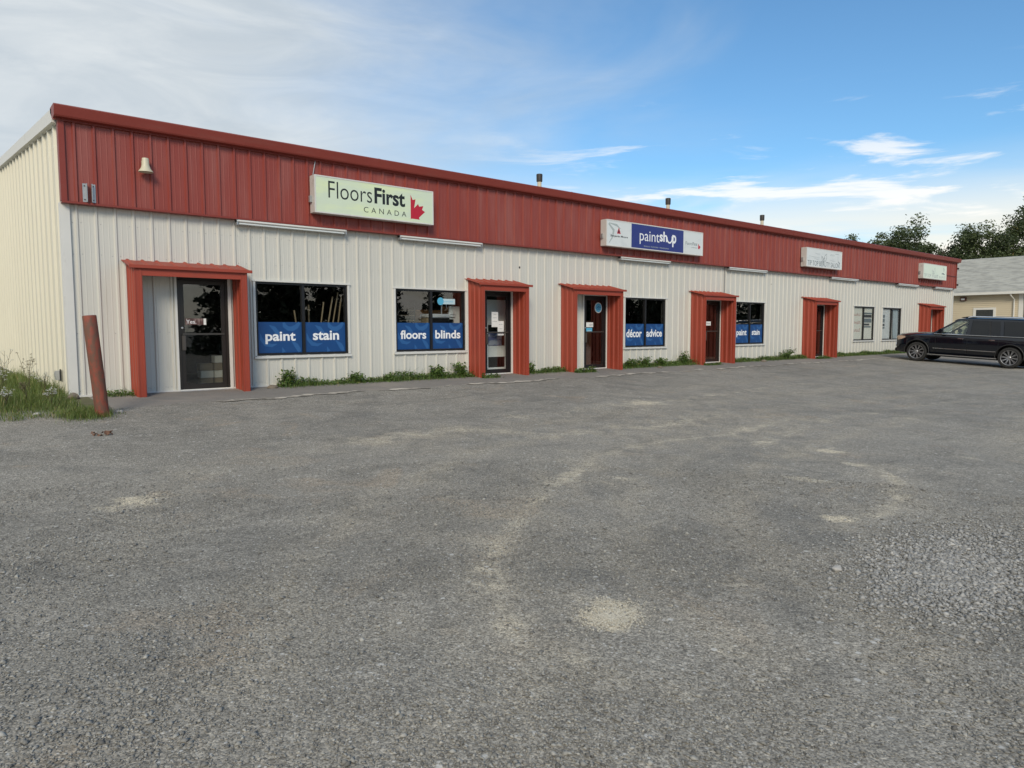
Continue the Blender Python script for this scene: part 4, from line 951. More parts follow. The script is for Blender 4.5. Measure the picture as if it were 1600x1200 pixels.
def wildflower(x, y, h, lab, seed):
    rr = np.random.default_rng(seed); e = empty('wildflower', (x, y, gzf(x, y)), lab, 'plant', 'dry flower stems by the end wall')
    mb = MB(); tips = []
    for k in range(5):
        a = rr.uniform(0, 6.28); l = rr.uniform(.05, .3)*h; hh = h*rr.uniform(.65, 1)
        p = [(0, 0, 0), (math.cos(a)*l*.3, math.sin(a)*l*.3, hh*.5), (math.cos(a)*l, math.sin(a)*l, hh)]
        mb.tube(p, [.005, .004, .003], 4); tips.append(p[-1])
        for q in range(3):
            t = rr.uniform(.45, .9); b_ = Vector(p[1]).lerp(Vector(p[2]), (t-.45)/.55); a2 = rr.uniform(0, 6.28)
            c_ = b_+Vector((math.cos(a2)*.07, math.sin(a2)*.07, .09)); mb.tube([b_, c_], [.003, .002], 4); tips.append(tuple(c_))
    mb.build('stems', stem_dry, e)
    n = len(tips)*9; cc = np.repeat(np.array(tips), 9, 0)+rr.normal(0, .016, (n, 3))*np.array([1, 1, .4])
    P, F = leaves(cc, 1, lambda k: rr.uniform(.012, .028, k), n); fl = numpy_mesh('flower_heads', P, F, flower_white if seed % 3 else stem_dry, rr.uniform(0, 1, n)); fl.parent = e; fl['kind'] = 'stuff'
for k, (x, y, h) in enumerate([(.95, 3.0, .95), (1.25, 2.2, .9), (1.55, 1.4, .8), (1.1, 1.2, .6), (1.72, .7, .5), (1.35, -.4, .38), (1.62, -.9, .30), (1.0, -1.0, .35)]):
    wildflower(x, y, h, ['tallest dry wildflower stems at the left picture edge', 'tall dry wildflower stems second from the left along the end wall', 'tall dry stems just left of the outlet box', 'medium white flowered stems in the deep grass', 'short flowered stems beside the corner of the end wall', 'small white flowers in the middle of the grass verge', 'lowest white flowers near the bollard side of the verge', 'small white flowers at the front left of the verge'][k], 100+k)
# weeds along the foot of the shop front
spans = [(2.5, 3.0, .5, .10), (5.75, 8.6, .75, .13), (8.3, 10.85, 1.0, .15), (10.9, 11.35, .5, .08), (12.5, 14.9, .9, .12), (16.2, 20.2, 1, .16), (20.2, 21.2, .5, .08), (22.2, 27.8, .9, .13), (27.9, 29.0, .6, .10), (29.9, 38.5, .95, .13), (38.5, 39.7, .7, .10)]
Vs, Fs, Ts, off = [], [], [], 0
for (a, b, dens, hh) in spans:
    n = int((b-a)*900*dens); xs = rng.uniform(a, b, n); ys = -.04-np.abs(rng.normal(0, .17, n))
    port = np.zeros(n, bool)
    for (pa, pb) in PORT: port |= (xs > pa-.02) & (xs < pb+.02)
    ys = np.where(port, -.60-np.abs(rng.normal(0, .08, n)), ys)
    k = .8*hh*(.45+.55*(np.sin(xs*2.3)+np.sin(xs*5.1+1)+2)/4)
    Vb, Fb, tb = blades(n, np.stack([xs, ys], 1), lambda q: np.clip(k*rng.lognormal(.1, .45, q), .02, .42), lambda q: rng.uniform(.006, .014, q), lambda q: rng.uniform(.2, 1.1, q), lambda x, y: gz(x, y)+.006)
    Vs.append(Vb); Fs.append(Fb+off); Ts.append(tb); off += len(Vb)
    n = int((b-a)*520*dens); xs = rng.uniform(a, b, n); ys = -.05-np.abs(rng.normal(0, .15, n))
    port = np.zeros(n, bool)
    for (pa, pb) in PORT: port |= (xs > pa-.02) & (xs < pb+.02)
    ys = np.where(port, -.61-np.abs(rng.normal(0, .06, n)), ys)
    zz = gz(xs, ys)+rng.uniform(.01, 1, n)**1.3*hh*(.6+.9*(np.sin(xs*2.3)+np.sin(xs*5.1+1)+2)/4)
    P, F = leaves(np.stack([xs, ys, zz], 1), 2.2, lambda q: rng.uniform(.035, .08, q), n)
    Vs.append(P); Fs.append(np.concatenate([F[:, [0, 1, 2]], F[:, [0, 2, 3]]])+off); Ts.append(np.tile(rng.uniform(0, 1, n), 2)); off += len(P)
w = numpy_mesh('weed_strip', np.concatenate(Vs), np.concatenate(Fs), weed_green, np.concatenate(Ts)); tag(w, 'low green weeds and grass growing along the foot of the shop front', kind='stuff')
def weed(x, y, r, h, lab, seed):
    rr = np.random.default_rng(seed); e = empty('weed', (x, y, gzf(x, y)), lab, 'weed'); mb = MB(); C = []
    for k in range(int(12+r*30)):
        a = rr.uniform(0, 6.28); l = rr.uniform(.2, 1)*r; hh = h*rr.uniform(.4, 1)
        mb.tube([(0, 0, 0), (math.cos(a)*l*.4, math.sin(a)*l*.4, hh*.6), (math.cos(a)*l, math.sin(a)*l*.8, hh)], [.005, .004, .002], 4)
        for t in np.linspace(.3, 1, 9):
            C.append((math.cos(a)*l*t**1.4, math.sin(a)*l*.8*t**1.4, hh*t))
    mb.build('stems', stem_dry, e)
    C = np.repeat(np.array(C), 3, 0); C = C+rr.normal(0, .03, C.shape); C[:, 2] = np.abs(C[:, 2]); C[:, 1] = np.minimum(C[:, 1], -y-.05)
    P, F = leaves(C, 2, lambda q: rr.uniform(.04, .085, q), len(C)); o = numpy_mesh('leaves', P, F, weed_green, rr.uniform(0, .95, len(C))); o.parent = e
weed(5.95, -.22, .22, .36, 'bushy green weed beside the rock under the leftmost window', 1)
weed(7.6, -.2, .2, .24, 'low bushy weed between the two left windows', 2)
weed(9.75, -.2, .28, .34, 'bushy weed under the floors blinds window', 3)
weed(10.45, -.2, .24, .36, 'taller weed beside the left post of the second portal', 4)
weed(12.75, -.2, .2, .34, 'upright weed on the right of the second portal', 5)
weed(17.6, -.25, .3, .32, 'wide bushy weed below the décor sign', 6)
weed(18.5, -.22, .28, .28, 'bushy weed below the advice sign', 7)
weed(19.75, -.22, .26, .48, 'tall weed left of the fourth portal', 8)
weed(26.3, -.22, .45, .42, 'wide pale weed between the small blue window and the fifth portal', 9)
weed(16.9, -.22, .25, .28, 'bushy weed on the right of the third portal', 10)

def tube_tree(mb, rr, p, d, L, r, depth, tips):
    q = p+d*L*.5+Vector(rr.normal(0, .05*L, 3)); e = p+d*L
    mb.tube([p, q, e], [r, r*.8, r*.6], 6)
    tips.append((e, L))
    if depth == 0: return
    for k in range(3 if depth > 1 else 4):
        nd = (d+Vector(rr.normal(0, .55, 3))+Vector((0, 0, .12))).normalized()
        tube_tree(mb, rr, e if k else q, nd, L*rr.uniform(.55, .8), r*.55, depth-1, tips)
def tree(x, y, zb, top, rad, lab, seed, nclump=90, per=80, ls=.25, low=.25):
    rr = np.random.default_rng(seed); H = top-zb; e = empty('tree', (x, y, zb), lab, 'tree', 'trees behind the shop building')
    mb = MB(); tips = []
    tube_tree(mb, rr, Vector((0, 0, -.2)), Vector((0, 0, 1)), H*.34, H*.022, 4, tips)
    # fit limbs into the crown volume
    mx = max(t[0].z for t in tips); sc = (H*.84)/mx; mb.v = [(v[0]*rad/(H*.42), v[1]*rad/(H*.42), v[2]*sc) if v[2] > H*.2 else (v[0], v[1], v[2]*sc) for v in mb.v]
    mb.build('trunk', bark, e, 50)
    C = []
    while len(C) < nclump:
        u_ = rr.normal(0, 1, 3); u_ /= np.linalg.norm(u_); r_ = rr.uniform(.25, .92)**.5
        ph = math.atan2(u_[1], u_[0]); lob = 1+.22*math.sin(3*ph+seed)+.16*math.sin(5*ph+2*u_[2]*4+seed*2)+.10*math.sin(9*u_[2]+seed)
        p = np.array([u_[0]*rad*lob, u_[1]*rad*lob, H*(low+(1-low)/2)+u_[2]*H*(1-low)/2*(.92+.1*math.sin(4*ph+seed))])*1.0
        p[:2] *= r_; p[2] = H*(low+(1-low)/2)+(p[2]-H*(low+(1-low)/2))*r_
        C.append(p)
    per = int(per*2.4); C = np.array(C); n = nclump*per; sg = rr.uniform(.26, .55, nclump)*rad/3.4
    cc = np.repeat(C, per, 0)+np.clip(rr.normal(0, 1, (n, 3)), -1.9, 1.9)*np.repeat(sg, per)[:, None]*np.array([1, 1, .7])
    P, F = leaves(cc, 1.5, lambda q: rr.uniform(.6, 1.25, q)*ls, n)
    tone = np.clip(np.repeat(rr.uniform(.0, .75, nclump), per)+rr.normal(0, .14, n), 0, .99)
    o = numpy_mesh('crown', P, F, leaf_green, tone); o.parent = e
tree(74.7, 14.1, -.5, 12.0, 3.3, 'rounded leafy tree in the middle behind the right end of the roof', 21, 150, 60)
tree(76.5, 11.3, -.5, 9.6, 1.8, 'sparse small tree in the gap between the two larger tree crowns', 22, 26, 60)
tree(80.9, 22.6, -.5, 13.1, 2.0, 'leftmost treetop peeking over the roof', 23, 30, 70)
tree(72.6, 17.2, -.5, 9.7, 1.3, 'small yellowish treetop just left of the middle tree', 24, 16, 60)
tree(80.0, 9.2, -.5, 11.9, 3.6, 'wide leafy tree behind the beige house', 25, 170, 60)
tree(83.5, 5.6, -.5, 14.6, 3.4, 'tallest tree at the right edge of the picture', 26, 150, 60)
tree(81, 12.0, -.5, 10.0, 2.4, 'lower leafy tree between the middle tree and the beige house', 27, 80, 60)

# spruces across the lot, mirrored in the glass
def spruce(x, y, H, seed):
    rr = np.random.default_rng(seed); e = empty('spruce_tree', (x, y, -.55), 'dark spruce across the lot, seen only as a reflection in the glass', 'tree', 'spruces mirrored in the shop glass')
    MB().tube([(0, 0, -.2), (0, 0, H*.5), (0, 0, H*.98)], [.20, .12, .02], 8).build('trunk', bark, e, 50)
    C = []; n_l = int(H*3.2)
    for k in range(n_l):
        t = k/n_l; z = H*(.06+.93*t); R = (1-t)**.85*H*.24*rr.uniform(.8, 1.12)
        for b_ in range(max(4, int(11*(1-t)))):
            a = rr.uniform(0, 6.28)
            for s_ in np.linspace(.2, 1, max(3, int(R*4))): C.append((math.cos(a)*R*s_, math.sin(a)*R*s_, z-.28*R*s_**1.5+rr.normal(0, .05)))
    C = np.array(C); C = np.repeat(C, 5, 0); C = C+rr.normal(0, .11, C.shape)
    P, F = leaves(C, 2, lambda q: rr.uniform(.25, .5, q), len(C)); o = numpy_mesh('branches', P, F, spruce_green, rr.uniform(0, 1, len(C))); o.parent = e
for k, x in enumerate([17.7, 20.3, 22.8, 25.2, 27.6, 31.2, 35.5, 38.5, 44, 50.5, 54, 57.5, 61, 64, 68, 72, 77, 81, 87, 92]): spruce(x, -38+3*math.sin(k*2.1), 11.2+2.2*math.sin(k*1.7+1), 300+k)

# ------------------------------------------------------------------ beige house beyond
HX = 50.4; Ha, Hb = -1.62, 14.0; HE = 3.40; GB = -.6; HR = 5.15
hs = empty('house', (HX, -1.6, GB), 'beige clapboard house with grey shingle roof at the right edge', 'house')
def hb(mb, name, mats, parent=None, smooth=None):
    o = mb.build(name, mats, None, smooth); o.parent = parent or hs
    o.matrix_parent_inverse = Matrix.Translation((-HX, 1.6, -GB)) if not parent else Matrix.Identity(4)
    return o
WZ0, WZ1, WY0, WY1 = 1.15, 2.34, -.33, .60
mb = MB(); z = GB
while z < HE-.001:
    z2 = min(z+.115, HE)
    for (a, b) in ((Ha, WY0-.01), (WY0-.01, WY1+.01), (WY1+.01, Hb)):
        if a == WY0-.01 and z2 > WZ0 and z < WZ1: continue
        mb.add([(HX-.030, a, z), (HX-.030, b, z), (HX-.001, b, z2), (HX-.001, a, z2), (HX, a, z), (HX, b, z)], [(0, 1, 2, 3), (0, 4, 5, 1)])
    z = z2
wl = hb(MB().box(HX+.001, HX+9, Ha+.02, Hb, GB, HE-.01), 'wall', siding_m)
cl = hb(mb, 'siding', siding_m); cl['kind'] = 'stuff'
# roof slope faces the camera
rf = hb(MB().prism([(HX-.35, HE-.02), (HX+4.6, HR+.72), (HX+9.4, HE-.02), (HX+9.4, HE-.12), (HX+4.6, HR+.60), (HX-.35, HE-.12)], lambda p, k: (p[0], -14 if k == 0 else Hb+.3, p[1])), 'roof', shingle_m)
rows = MB(); nrow = 26
for k in range(nrow):
    t0, t1 = k/nrow, (k+1)/nrow; x0_, x1_ = HX-.35+4.95*t0, HX-.35+4.95*t1; zz0, zz1 = HE-.02+(HR+.74-HE)*t0, HE-.02+(HR+.74-HE)*t1
    rows.add([(x0_, -14, zz0+.030), (x0_, Hb+.3, zz0+.030), (x1_, Hb+.3, zz1+.004), (x1_, -14, zz1+.004), (x0_, -14, zz0+.001), (x0_, Hb+.3, zz0+.001)], [(0, 1, 2, 3), (0, 4, 5, 1)])
o = hb(rows, 'shingle_courses', shingle_m); o['kind'] = 'stuff'
hb(MB().box(HX-.47, HX-.352, -14, Hb+.3, HE-.16, HE-.01, .01), 'gutter', house_white)
hb(MB().box(HX-.352, HX-.0, -14, Hb+.3, HE-.15, HE-.13), 'soffit', house_white)
hb(MB().box(HX-.04, HX+.1, Ha-.22, Ha, GB, HE-.151), 'corner_board', house_white)
hb(MB().tube([(HX-.40, Ha+.35, HE-.15), (HX-.38, Ha+.33, HE-.24), (HX-.08, Ha+.22, HE-.48), (HX-.07, Ha+.22, 0), (HX-.07, Ha+.22, GB+.1)], .04, 8), 'downpipe', house_white, None, 40)
hb(MB().box(HX+.6, HX+.75, -14, Ha-.18, GB, HE-.02), 'porch_wall', mat('porch_grey', (.16, .17, .20), .7))
wn = hb(MB().box(HX-.05, HX+.02, WY0-.14, WY0, WZ0-.14, WZ1+.13).box(HX-.05, HX+.02, WY1, WY1+.14, WZ0-.14, WZ1+.13).box(HX-.05, HX+.02, WY0, WY1, WZ1, WZ1+.13).box(HX-.05, HX+.02, WY0, WY1, WZ0-.14, WZ0), 'window', house_white)
hb(MB().box(HX-.020, HX-.012, WY0, WY1, WZ0, WZ1), 'pane', pane_glass, wn); hb(MB().box(HX-.009, HX-.004, WY0, WY1, WZ0, WZ1), 'room_shade_sheet', interior, wn)  # dark sheet just behind the pane, its colour stands for the unlit room
wlmp = empty('wall_light', (HX-.017, 1.30, 3.03), 'square brown wall light under the eave of the beige house', 'light')
MB().box(-.12, 0, -.17, .17, -.11, .12, .012).build('housing', brown_board, wlmp); MB().box(-.135, -.121, -.09, .11, -.06, .04, .003).build('lens', decal_white, wlmp)

# ------------------------------------------------------------------ parked SUV (nose towards the shops)
FW_, RW_ = 32.5, 3.36
yf, yr = -2.66, -6.02
zf_, zr_ = gzf(32.5, yf), gzf(32.5, yr)
car = empty('parked_suv', (32.5+.98, yf, zf_), 'large black four door SUV parked nose in at the right', 'car')
car.rotation_euler = (math.atan2(zf_-zr_, yf-yr), 0, 0)
# car frame: +y forward, x<0 is the side facing the camera, wheels at y=0 and y=-RW_
WR = .405; HWD = .98     # wheel radius, half width
st = [  # y, halfwidth, zbottom, zshoulder, ztop(centre)
 (.96, .58, .56, .92, .98), (.93, .74, .46, .99, 1.06), (.86, .86, .38, 1.04, 1.12), (.72, .93, .34, 1.08, 1.165), (.50, .965, .33, 1.105, 1.20), (.2, .985, .33, 1.125, 1.225),
 (-.15, .99, .33, 1.14, 1.245), (-.45, .99, .33, 1.16, 1.262), (-.62, .985, .33, 1.185, 1.27), (-.9, .98, .33, 1.205, 1.24), (-1.6, .98, .33, 1.215, 1.235), (-2.4, .98, .33, 1.22, 1.24), (-3.0, .985, .33, 1.225, 1.245),
 (-3.36, .99, .34, 1.23, 1.25), (-3.9, .985, .36, 1.235, 1.255), (-4.3, .97, .38, 1.24, 1.26), (-4.52, .93, .42, 1.23, 1.25), (-4.60, .86, .48, 1.18, 1.2)]
def section(w, zb, zs, zt):
    h = [(0, zb), (w-.20, zb), (w-.10, zb+.02), (w-.045, zb+.10), (w-.03, zb+.20), (w-.005, zb+.33), (w, zb+(zs-zb)*.60), (w-.004, zs-.17), (w-.018, zs-.07), (w-.05, zs-.015), (w-.11, zs+.012), (w*.55, zt-.012), (0, zt)]
    return h
NS = 12*4
vs = []; fs = []
secs = []
ysm = []
for (a, b) in zip(st[:-1], st[1:]):
    for t in np.linspace(0, 1, 4)[:-1]: ysm.append(a[0]+(b[0]-a[0])*t)
ysm.append(st[-1][0]); sarr = np.array(st)[::-1]
for y in ysm:
    w, zb, zs, zt = [np.interp(y, sarr[:, 0], sarr[:, i]) for i in (1, 2, 3, 4)]
    h = section(w, zb, zs, zt); ring = [(x, y, z) for x, z in h]+[(-x, y, z) for x, z in h[-2:0:-1]]
    secs.append(ring)
nr = len(secs[0]); mb = MB()
for r_ in secs: vs += r_
for i in range(len(secs)-1):
    for k in range(nr): fs.append((i*nr+k, i*nr+(k+1) % nr, (i+1)*nr+(k+1) % nr, (i+1)*nr+k))
fs += [tuple(range(nr)), tuple(range((len(secs)-1)*nr, len(secs)*nr))[::-1]]
mb.add(vs, fs)
body = mb.build('body', [car_paint, car_trim], car)
# wheel arches cut out of the body
cut = MB()
for y in (0, -RW_):
    for s_ in (-1, 1):
        prof = [(0, .55), (.475, .55), (.475, 1.2), (0, 1.2)]
        cut.lathe(prof, lambda a, b, h: (s_*h, y+a, WR+.02+b), 36)
cut.cur = 0
co_ = cut.build('cutter', car_trim)
md = body.modifiers.new('arch', 'BOOLEAN'); md.object = co_; md.operation = 'DIFFERENCE'; md.solver = 'EXACT'
co_.parent = car
bpy.context.view_layer.update()
me = bpy.data.meshes.new_from_object(body.evaluated_get(bpy.context.evaluated_depsgraph_get()))
body.modifiers.clear(); body.data = me; bpy.data.objects.remove(co_)
# faces of the wheel wells use the trim
idx = []
for p in me.polygons:
    c_ = p.center; inn = any((c_.y-y)**2+(c_.z-WR-.02)**2 < .470**2 for y in (0, -RW_)) and abs(c_.x) < .93 and c_.z < .93
    onr = any(abs(math.hypot(c_.y-y, c_.z-WR-.02)-.475) < .012 for y in (0, -RW_)) and abs(c_.x) < .985 and abs(p.normal.x) < .5
    idx.append(1 if (inn or onr) else 0)
if len(me.materials) < 2:
    me.materials.clear(); me.materials.append(car_paint); me.materials.append(car_trim)
me.polygons.foreach_set('material_index', idx)
me.polygons.foreach_set('use_smooth', [True]*len(me.polygons)); me.set_sharp_from_angle(angle=RAD(28))
# wheel arch lips
for y in (0, -RW_):
    a_ = np.linspace(-.15, math.pi+.15, 26)
    pts = [(-(np.interp(y+.48*math.cos(q), sarr[:, 0], sarr[:, 1]))-.004, y+.485*math.cos(q), WR+.02+.485*math.sin(q)) for q in a_]
    for s_ in (1, -1): MB().tube([(s_*p[0], p[1], p[2]) for p in pts], .022, 8).build('arch_trim', car_trim, car, 50)
# greenhouse
def gside(z): return .965-.19*((z-1.2)/.70)**1.25 if z > 1.2 else .965
def side_poly(mb, pts, sgn, off=0, th=.03):
    """panel following the tumblehome; pts (y, z)"""
    n = len(pts); o = [(sgn*(gside(z)+off), y, z) for y, z in pts]; i_ = [(sgn*(gside(z)+off-th), y, z) for y, z in pts]
    mb.add(o+i_, [tuple(range(n)), tuple(range(n, 2*n))[::-1]]+[(k, n+k, n+(k+1) % n, (k+1) % n) for k in range(n)])
ZB, ZR = 1.205, 1.80
for sg in (-1, 1):
    mb = MB()
    side_poly(mb, [(-.62, 1.19), (-.50, 1.19), (-1.36, 1.78), (-1.46, 1.83), (-1.50, 1.80)], sg, .0, .06)        # A pillar
    side_poly(mb, [(-1.78, 1.19), (-1.93, 1.19), (-1.95, 1.82), (-1.83, 1.82)], sg, 0, .06)                    # B
    side_poly(mb, [(-2.98, 1.19), (-3.10, 1.19), (-3.02, 1.82), (-2.90, 1.82)], sg, 0, .06)                    # C
    side_poly(mb, [(-4.12, 1.19), (-4.56, 1.19), (-4.38, 1.82), (-4.05, 1.82)], sg, 0, .06)                    # D
    mb.build('pillars', car_paint, car)
    mb = MB(); side_poly(mb, [(-.80, ZB), (-1.775, ZB), (-1.825, ZR), (-1.47, ZR), (-1.36, 1.75)], sg, -.012, .006); mb.build('front_window', car_glass_clear, car)
    mb = MB(); side_poly(mb, [(-1.935, ZB), (-2.62, ZB), (-2.54, ZR), (-1.955, ZR)], sg, -.012, .006); mb.build('rear_window', car_glass_dark, car)
    mb = MB(); side_poly(mb, [(-2.66, ZB), (-2.97, ZB), (-2.90, ZR), (-2.58, ZR)], sg, -.012, .006); mb.build('quarter_window', car_glass_dark, car)
    mb = MB(); side_poly(mb, [(-2.62, ZB), (-2.66, ZB), (-2.58, ZR), (-2.54, ZR)], sg, -.006, .02); mb.build('window_divider', car_trim, car)
    mb = MB(); side_poly(mb, [(-3.11, ZB), (-4.11, ZB), (-4.03, ZR), (-3.03, ZR)], sg, -.012, .006); mb.build('cargo_window', car_glass_dark, car)
    # belt chrome, body side moulding, step
    MB().tube([(sg*(gside(1.21)+.012), y, 1.195+.006*max(0, -y-1)) for y in np.linspace(-.62, -4.15, 12)], .018, 6).build('belt_chrome', chrome, car, 60)
    MB().box(sg*.985-.012, sg*.985+.012, -2.92, -.62, .585, .612, .005).build('door_moulding', chrome, car)
    MB().box(min(sg*.90, sg*1.03), max(sg*.90, sg*1.03), -2.95, -.44, .30, .345, .012).build('running_board', car_trim, car)
    MB().box(min(sg*1.024, sg*1.038), max(sg*1.024, sg*1.038), -2.95, -.44, .318, .352, .004).build('step_chrome', chrome, car)
    for y in (-1.62, -2.72):
        MB().box(min(sg*.985, sg*1.03), max(sg*.985, sg*1.03), y-.12, y+.10, 1.03, 1.065, .012).build('door_handle', chrome, car)
    # shut lines as thin dark strips
    for y in (-.70, -1.86, -2.95): MB().box(min(sg*.95, sg*.993), max(sg*.95, sg*.993), y-.004, y+.004, .44, 1.10).build('shut_line', car_trim, car)
    # mirror
    mb = MB(); mb.box(min(sg*1.0, sg*1.22), max(sg*1.0, sg*1.22), -.98, -.84, 1.22, 1.42, .04); mb.build('mirror', car_paint, car, 40)
    MB().box(min(sg*.93, sg*1.02), max(sg*.93, sg*1.02), -.94, -.86, 1.19, 1.24, .01).build('mirror_arm', chrome, car)
    # roof rail
    MB().tube([(sg*.74, -1.75, 1.90), (sg*.74, -1.9, 1.945), (sg*.74, -2.9, 1.955), (sg*.735, -4.1, 1.94), (sg*.735, -4.25, 1.90)], .030, 8).build('roof_rail', chrome, car, 60)
    # headlamp wraps round the corner
    hp = MB(); yy = [.90, .80, .66, .50]
    o1 = [(sg*(np.interp(y, sarr[:, 0], sarr[:, 1])+.008), y, z) for y, z in zip(yy, (1.0, 1.04, 1.05, 1.035))]; o2 = [(sg*(np.interp(y, sarr[:, 0], sarr[:, 1])+.006), y, z) for y, z in zip(yy, (.84, .86, .90, .97))]
    hp.add(o1+o2+[(p[0]-sg*.06, p[1], p[2]) for p in o1+o2], [(0, 1, 5, 4), (1, 2, 6, 5), (2, 3, 7, 6), (0, 8, 9, 1), (1, 9, 10, 2), (2, 10, 11, 3), (4, 5, 13, 12), (5, 6, 14, 13), (6, 7, 15, 14), (0, 4, 12, 8), (3, 11, 15, 7)])
    hp.build('headlight', lamp_amber, car, 40)
    fp = MB(); fp.tube([(sg*.80, .90, .74), (sg*.86, .87, .66), (sg*.83, .88, .58)], .016, 6); fp.build('fog_light_trim', chrome, car, 50)
    MB().box(min(sg*.80, sg*.955), max(sg*.80, sg*.955), -4.58, -4.48, .95, 1.25, .02).build('tail_light', leaf_red, car)
# roof shell
rs = MB(); ys_ = [-1.30, -1.42, -1.6, -2.0, -2.6, -3.4, -4.0, -4.35, -4.46]; zc = [1.80, 1.86, 1.895, 1.915, 1.925, 1.92, 1.90, 1.865, 1.80]
ring = []
for y, z in zip(ys_, zc):
    e_ = min(z, 1.85); w_ = gside(1.80)+.0
    ring.append([(-w_, y, e_-.06), (-w_+.02, y, e_-.01), (-w_+.10, y, z-.02), (-.35, y, z), (.35, y, z), (w_-.10, y, z-.02), (w_-.02, y, e_-.01), (w_, y, e_-.06), (w_-.05, y, e_-.08), (-w_+.05, y, e_-.08)])
vs = [p for r_ in ring for p in r_]; n = 10
rs.add(vs, [(i*n+k, i*n+(k+1) % n, (i+1)*n+(k+1) % n, (i+1)*n+k) for i in range(len(ring)-1) for k in range(n)]+[tuple(range(n)), tuple(range((len(ring)-1)*n, len(ring)*n))[::-1]])
rs.build('roof', car_paint, car, 50)
MB().add([(-.80, -.53, 1.235), (.80, -.53, 1.235), (.68, -1.36, 1.79), (-.68, -1.36, 1.79), (-.80, -.54, 1.228), (.80, -.54, 1.228), (.68, -1.37, 1.783), (-.68, -1.37, 1.783)], [(0, 1, 2, 3), (7, 6, 5, 4)]).build('windscreen', car_glass_clear, car, fix=False) if False else MB().add([(-.80, -.53, 1.235), (.80, -.53, 1.235), (.68, -1.36, 1.79), (-.68, -1.36, 1.79)], [(0, 1, 2, 3)]).build('windscreen', car_glass_clear, car)
MB().add([(-.78, -4.54, 1.22), (.78, -4.54, 1.22), (.66, -4.42, 1.80), (-.66, -4.42, 1.80)], [(0, 1, 2, 3)]).build('rear_screen', car_glass_dark, car)
MB().prism([(-1.42, 1.885), (-1.50, 1.93), (-1.68, 1.955), (-1.86, 1.945), (-1.95, 1.915)], lambda p, k: (-.52+1.04*k, p[0], p[1])).build('sunroof_visor', car_trim, car, 40)
# seats, wheel, front and rear ends
for sx in (-.42, .42):
    MB().box(sx-.26, sx+.26, -1.72, -1.58, .95, 1.48, .06).box(sx-.13, sx+.13, -1.70, -1.60, 1.50, 1.68, .04).build('front_seat', seat_m, car, 40)
    MB().box(sx-.28, sx+.28, -2.75, -2.60, .95, 1.45, .06).box(sx-.13, sx+.13, -2.72, -2.62, 1.47, 1.64, .04).build('rear_seat', seat_m, car, 40)
MB().lathe([(.18, -.014), (.194, 0), (.18, .014), (.166, 0)], lambda a, b, h: (-.42+a, -1.12+h*.9-b*.35, 1.26+b*.9), 24, True).build('steering_wheel', car_trim, car, 60)
MB().box(-.75, .75, -.86, -.62, 1.20, 1.262, .02).build('dashboard', car_trim, car)
MB().box(-.55, .55, .94, .985, .62, .95, .02).build('grille', chrome, car)
MB().box(-.72, .72, .86, .975, .36, .52, .03).build('bumper', car_trim, car)
MB().box(-.9, .9, -4.66, -4.52, .40, .66, .04).build('rear_bumper', car_trim, car)
MB().tube([(-.7, -.2, .30), (-.7, -3.2, .30)], .05, 6).tube([(.7, -.2, .30), (.7, -3.2, .30)], .05, 6).tube([(-.9, -RW_, .36), (.9, -RW_, .36)], .06, 8).tube([(-.9, 0, .36), (.9, 0, .36)], .06, 8).build('chassis', car_trim, car)
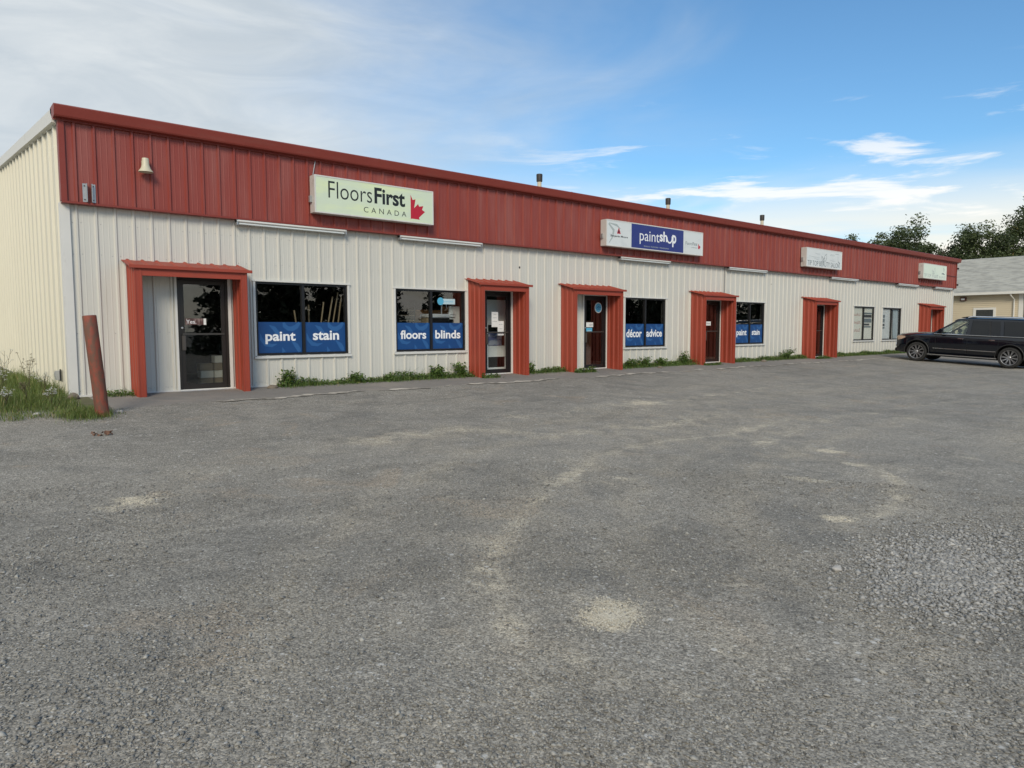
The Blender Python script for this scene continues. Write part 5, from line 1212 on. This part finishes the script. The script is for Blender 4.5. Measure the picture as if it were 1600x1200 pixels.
# wheels
def wheel(y, sg):
    X = .985
    f = lambda a, b, h: (sg*(X-h), y+a, WR+b)
    t = MB().lathe([(.295, .02), (.31, .0), (.345, -.005), (.385, .008), (.402, .04), (.405, .13), (.402, .23), (.38, .26), (.30, .26), (.285, .14)], f, 44, True).build('tyre', tyre_m, car, 40)
    rimo = MB().lathe([(.298, .012), (.288, -.002), (.272, .01), (.262, .045), (.262, .22), (.0, .22)], f, 44).build('rim', rim_dark, t, 40)
    t2 = MB().lathe([(.296, .010), (.290, -.004), (.276, .002), (.270, .02), (.280, .03)], f, 44, True).build('rim_lip', rim_m, t, 40)
    sp = MB()
    for k in range(10):
        a0 = 2*math.pi*k/10+.1
        for d_ in (-.085, .085):
            p = []
            for (r_, w_, h) in ((.05, .014, .035), (.16, .011, .02), (.274, .010, .012)):
                aa = a0+d_*(r_/.274)**.6; ca, sa = math.cos(aa), math.sin(aa)
                p.append([(ca*r_-sa*w_, sa*r_+ca*w_, h), (ca*r_+sa*w_, sa*r_-ca*w_, h), (ca*r_+sa*w_*.7, sa*r_-ca*w_*.7, h+.03), (ca*r_-sa*w_*.7, sa*r_+ca*w_*.7, h+.03)])
            vv = [f(*q_) for r4 in p for q_ in r4]
            sp.add(vv, [(i*4+k2, i*4+(k2+1) % 4, (i+1)*4+(k2+1) % 4, (i+1)*4+k2) for i in range(2) for k2 in range(4)])
    sp.build('spokes', rim_m, t)
    MB().lathe([(0, .015), (.035, .016), (.055, .03), (.06, .06)], f, 20).build('hub_cap', rim_m, t, 40)
for y in (0, -RW_):
    for sg in (-1, 1): wheel(y, sg)

# every separate sheet or stroke is an object of its own
def split_loose(o, name):
    me = o.data; bm = bmesh.new(); bm.from_mesh(me); bmesh.ops.remove_doubles(bm, verts=bm.verts[:], dist=1e-5); seen = set(); isl = []
    for v in bm.verts:
        if v in seen: continue
        st_ = [v]; seen.add(v); comp = []
        while st_:
            q_ = st_.pop(); comp.append(q_)
            for e_ in q_.link_edges:
                w_ = e_.other_vert(q_)
                if w_ not in seen: seen.add(w_); st_.append(w_)
        isl.append(comp)
    for k, comp in enumerate(isl):
        ix = {v: i for i, v in enumerate(comp)}; fs_ = []
        for f in {f for v in comp for f in v.link_faces}: fs_.append([ix[v] for v in f.verts])
        nm_ = bpy.data.meshes.new(name); nm_.from_pydata([v.co[:] for v in comp], [], fs_)
        for mm in me.materials: nm_.materials.append(mm)
        if k == 0: o.data = nm_; o.name = name
        else:
            c_ = o.copy(); c_.data = nm_; c_.name = name; col.objects.link(c_)
    bm.free()
for o in list(bpy.data.objects):
    if o.type == 'MESH':
        k = o.name.split('.')[0]
        if k in ('wall_panel', 'end_wall_panel'): split_loose(o, k)
        elif k == 'brush_pattern': split_loose(o, 'brush_stroke')
        elif k == 'pillars': split_loose(o, 'pillar')
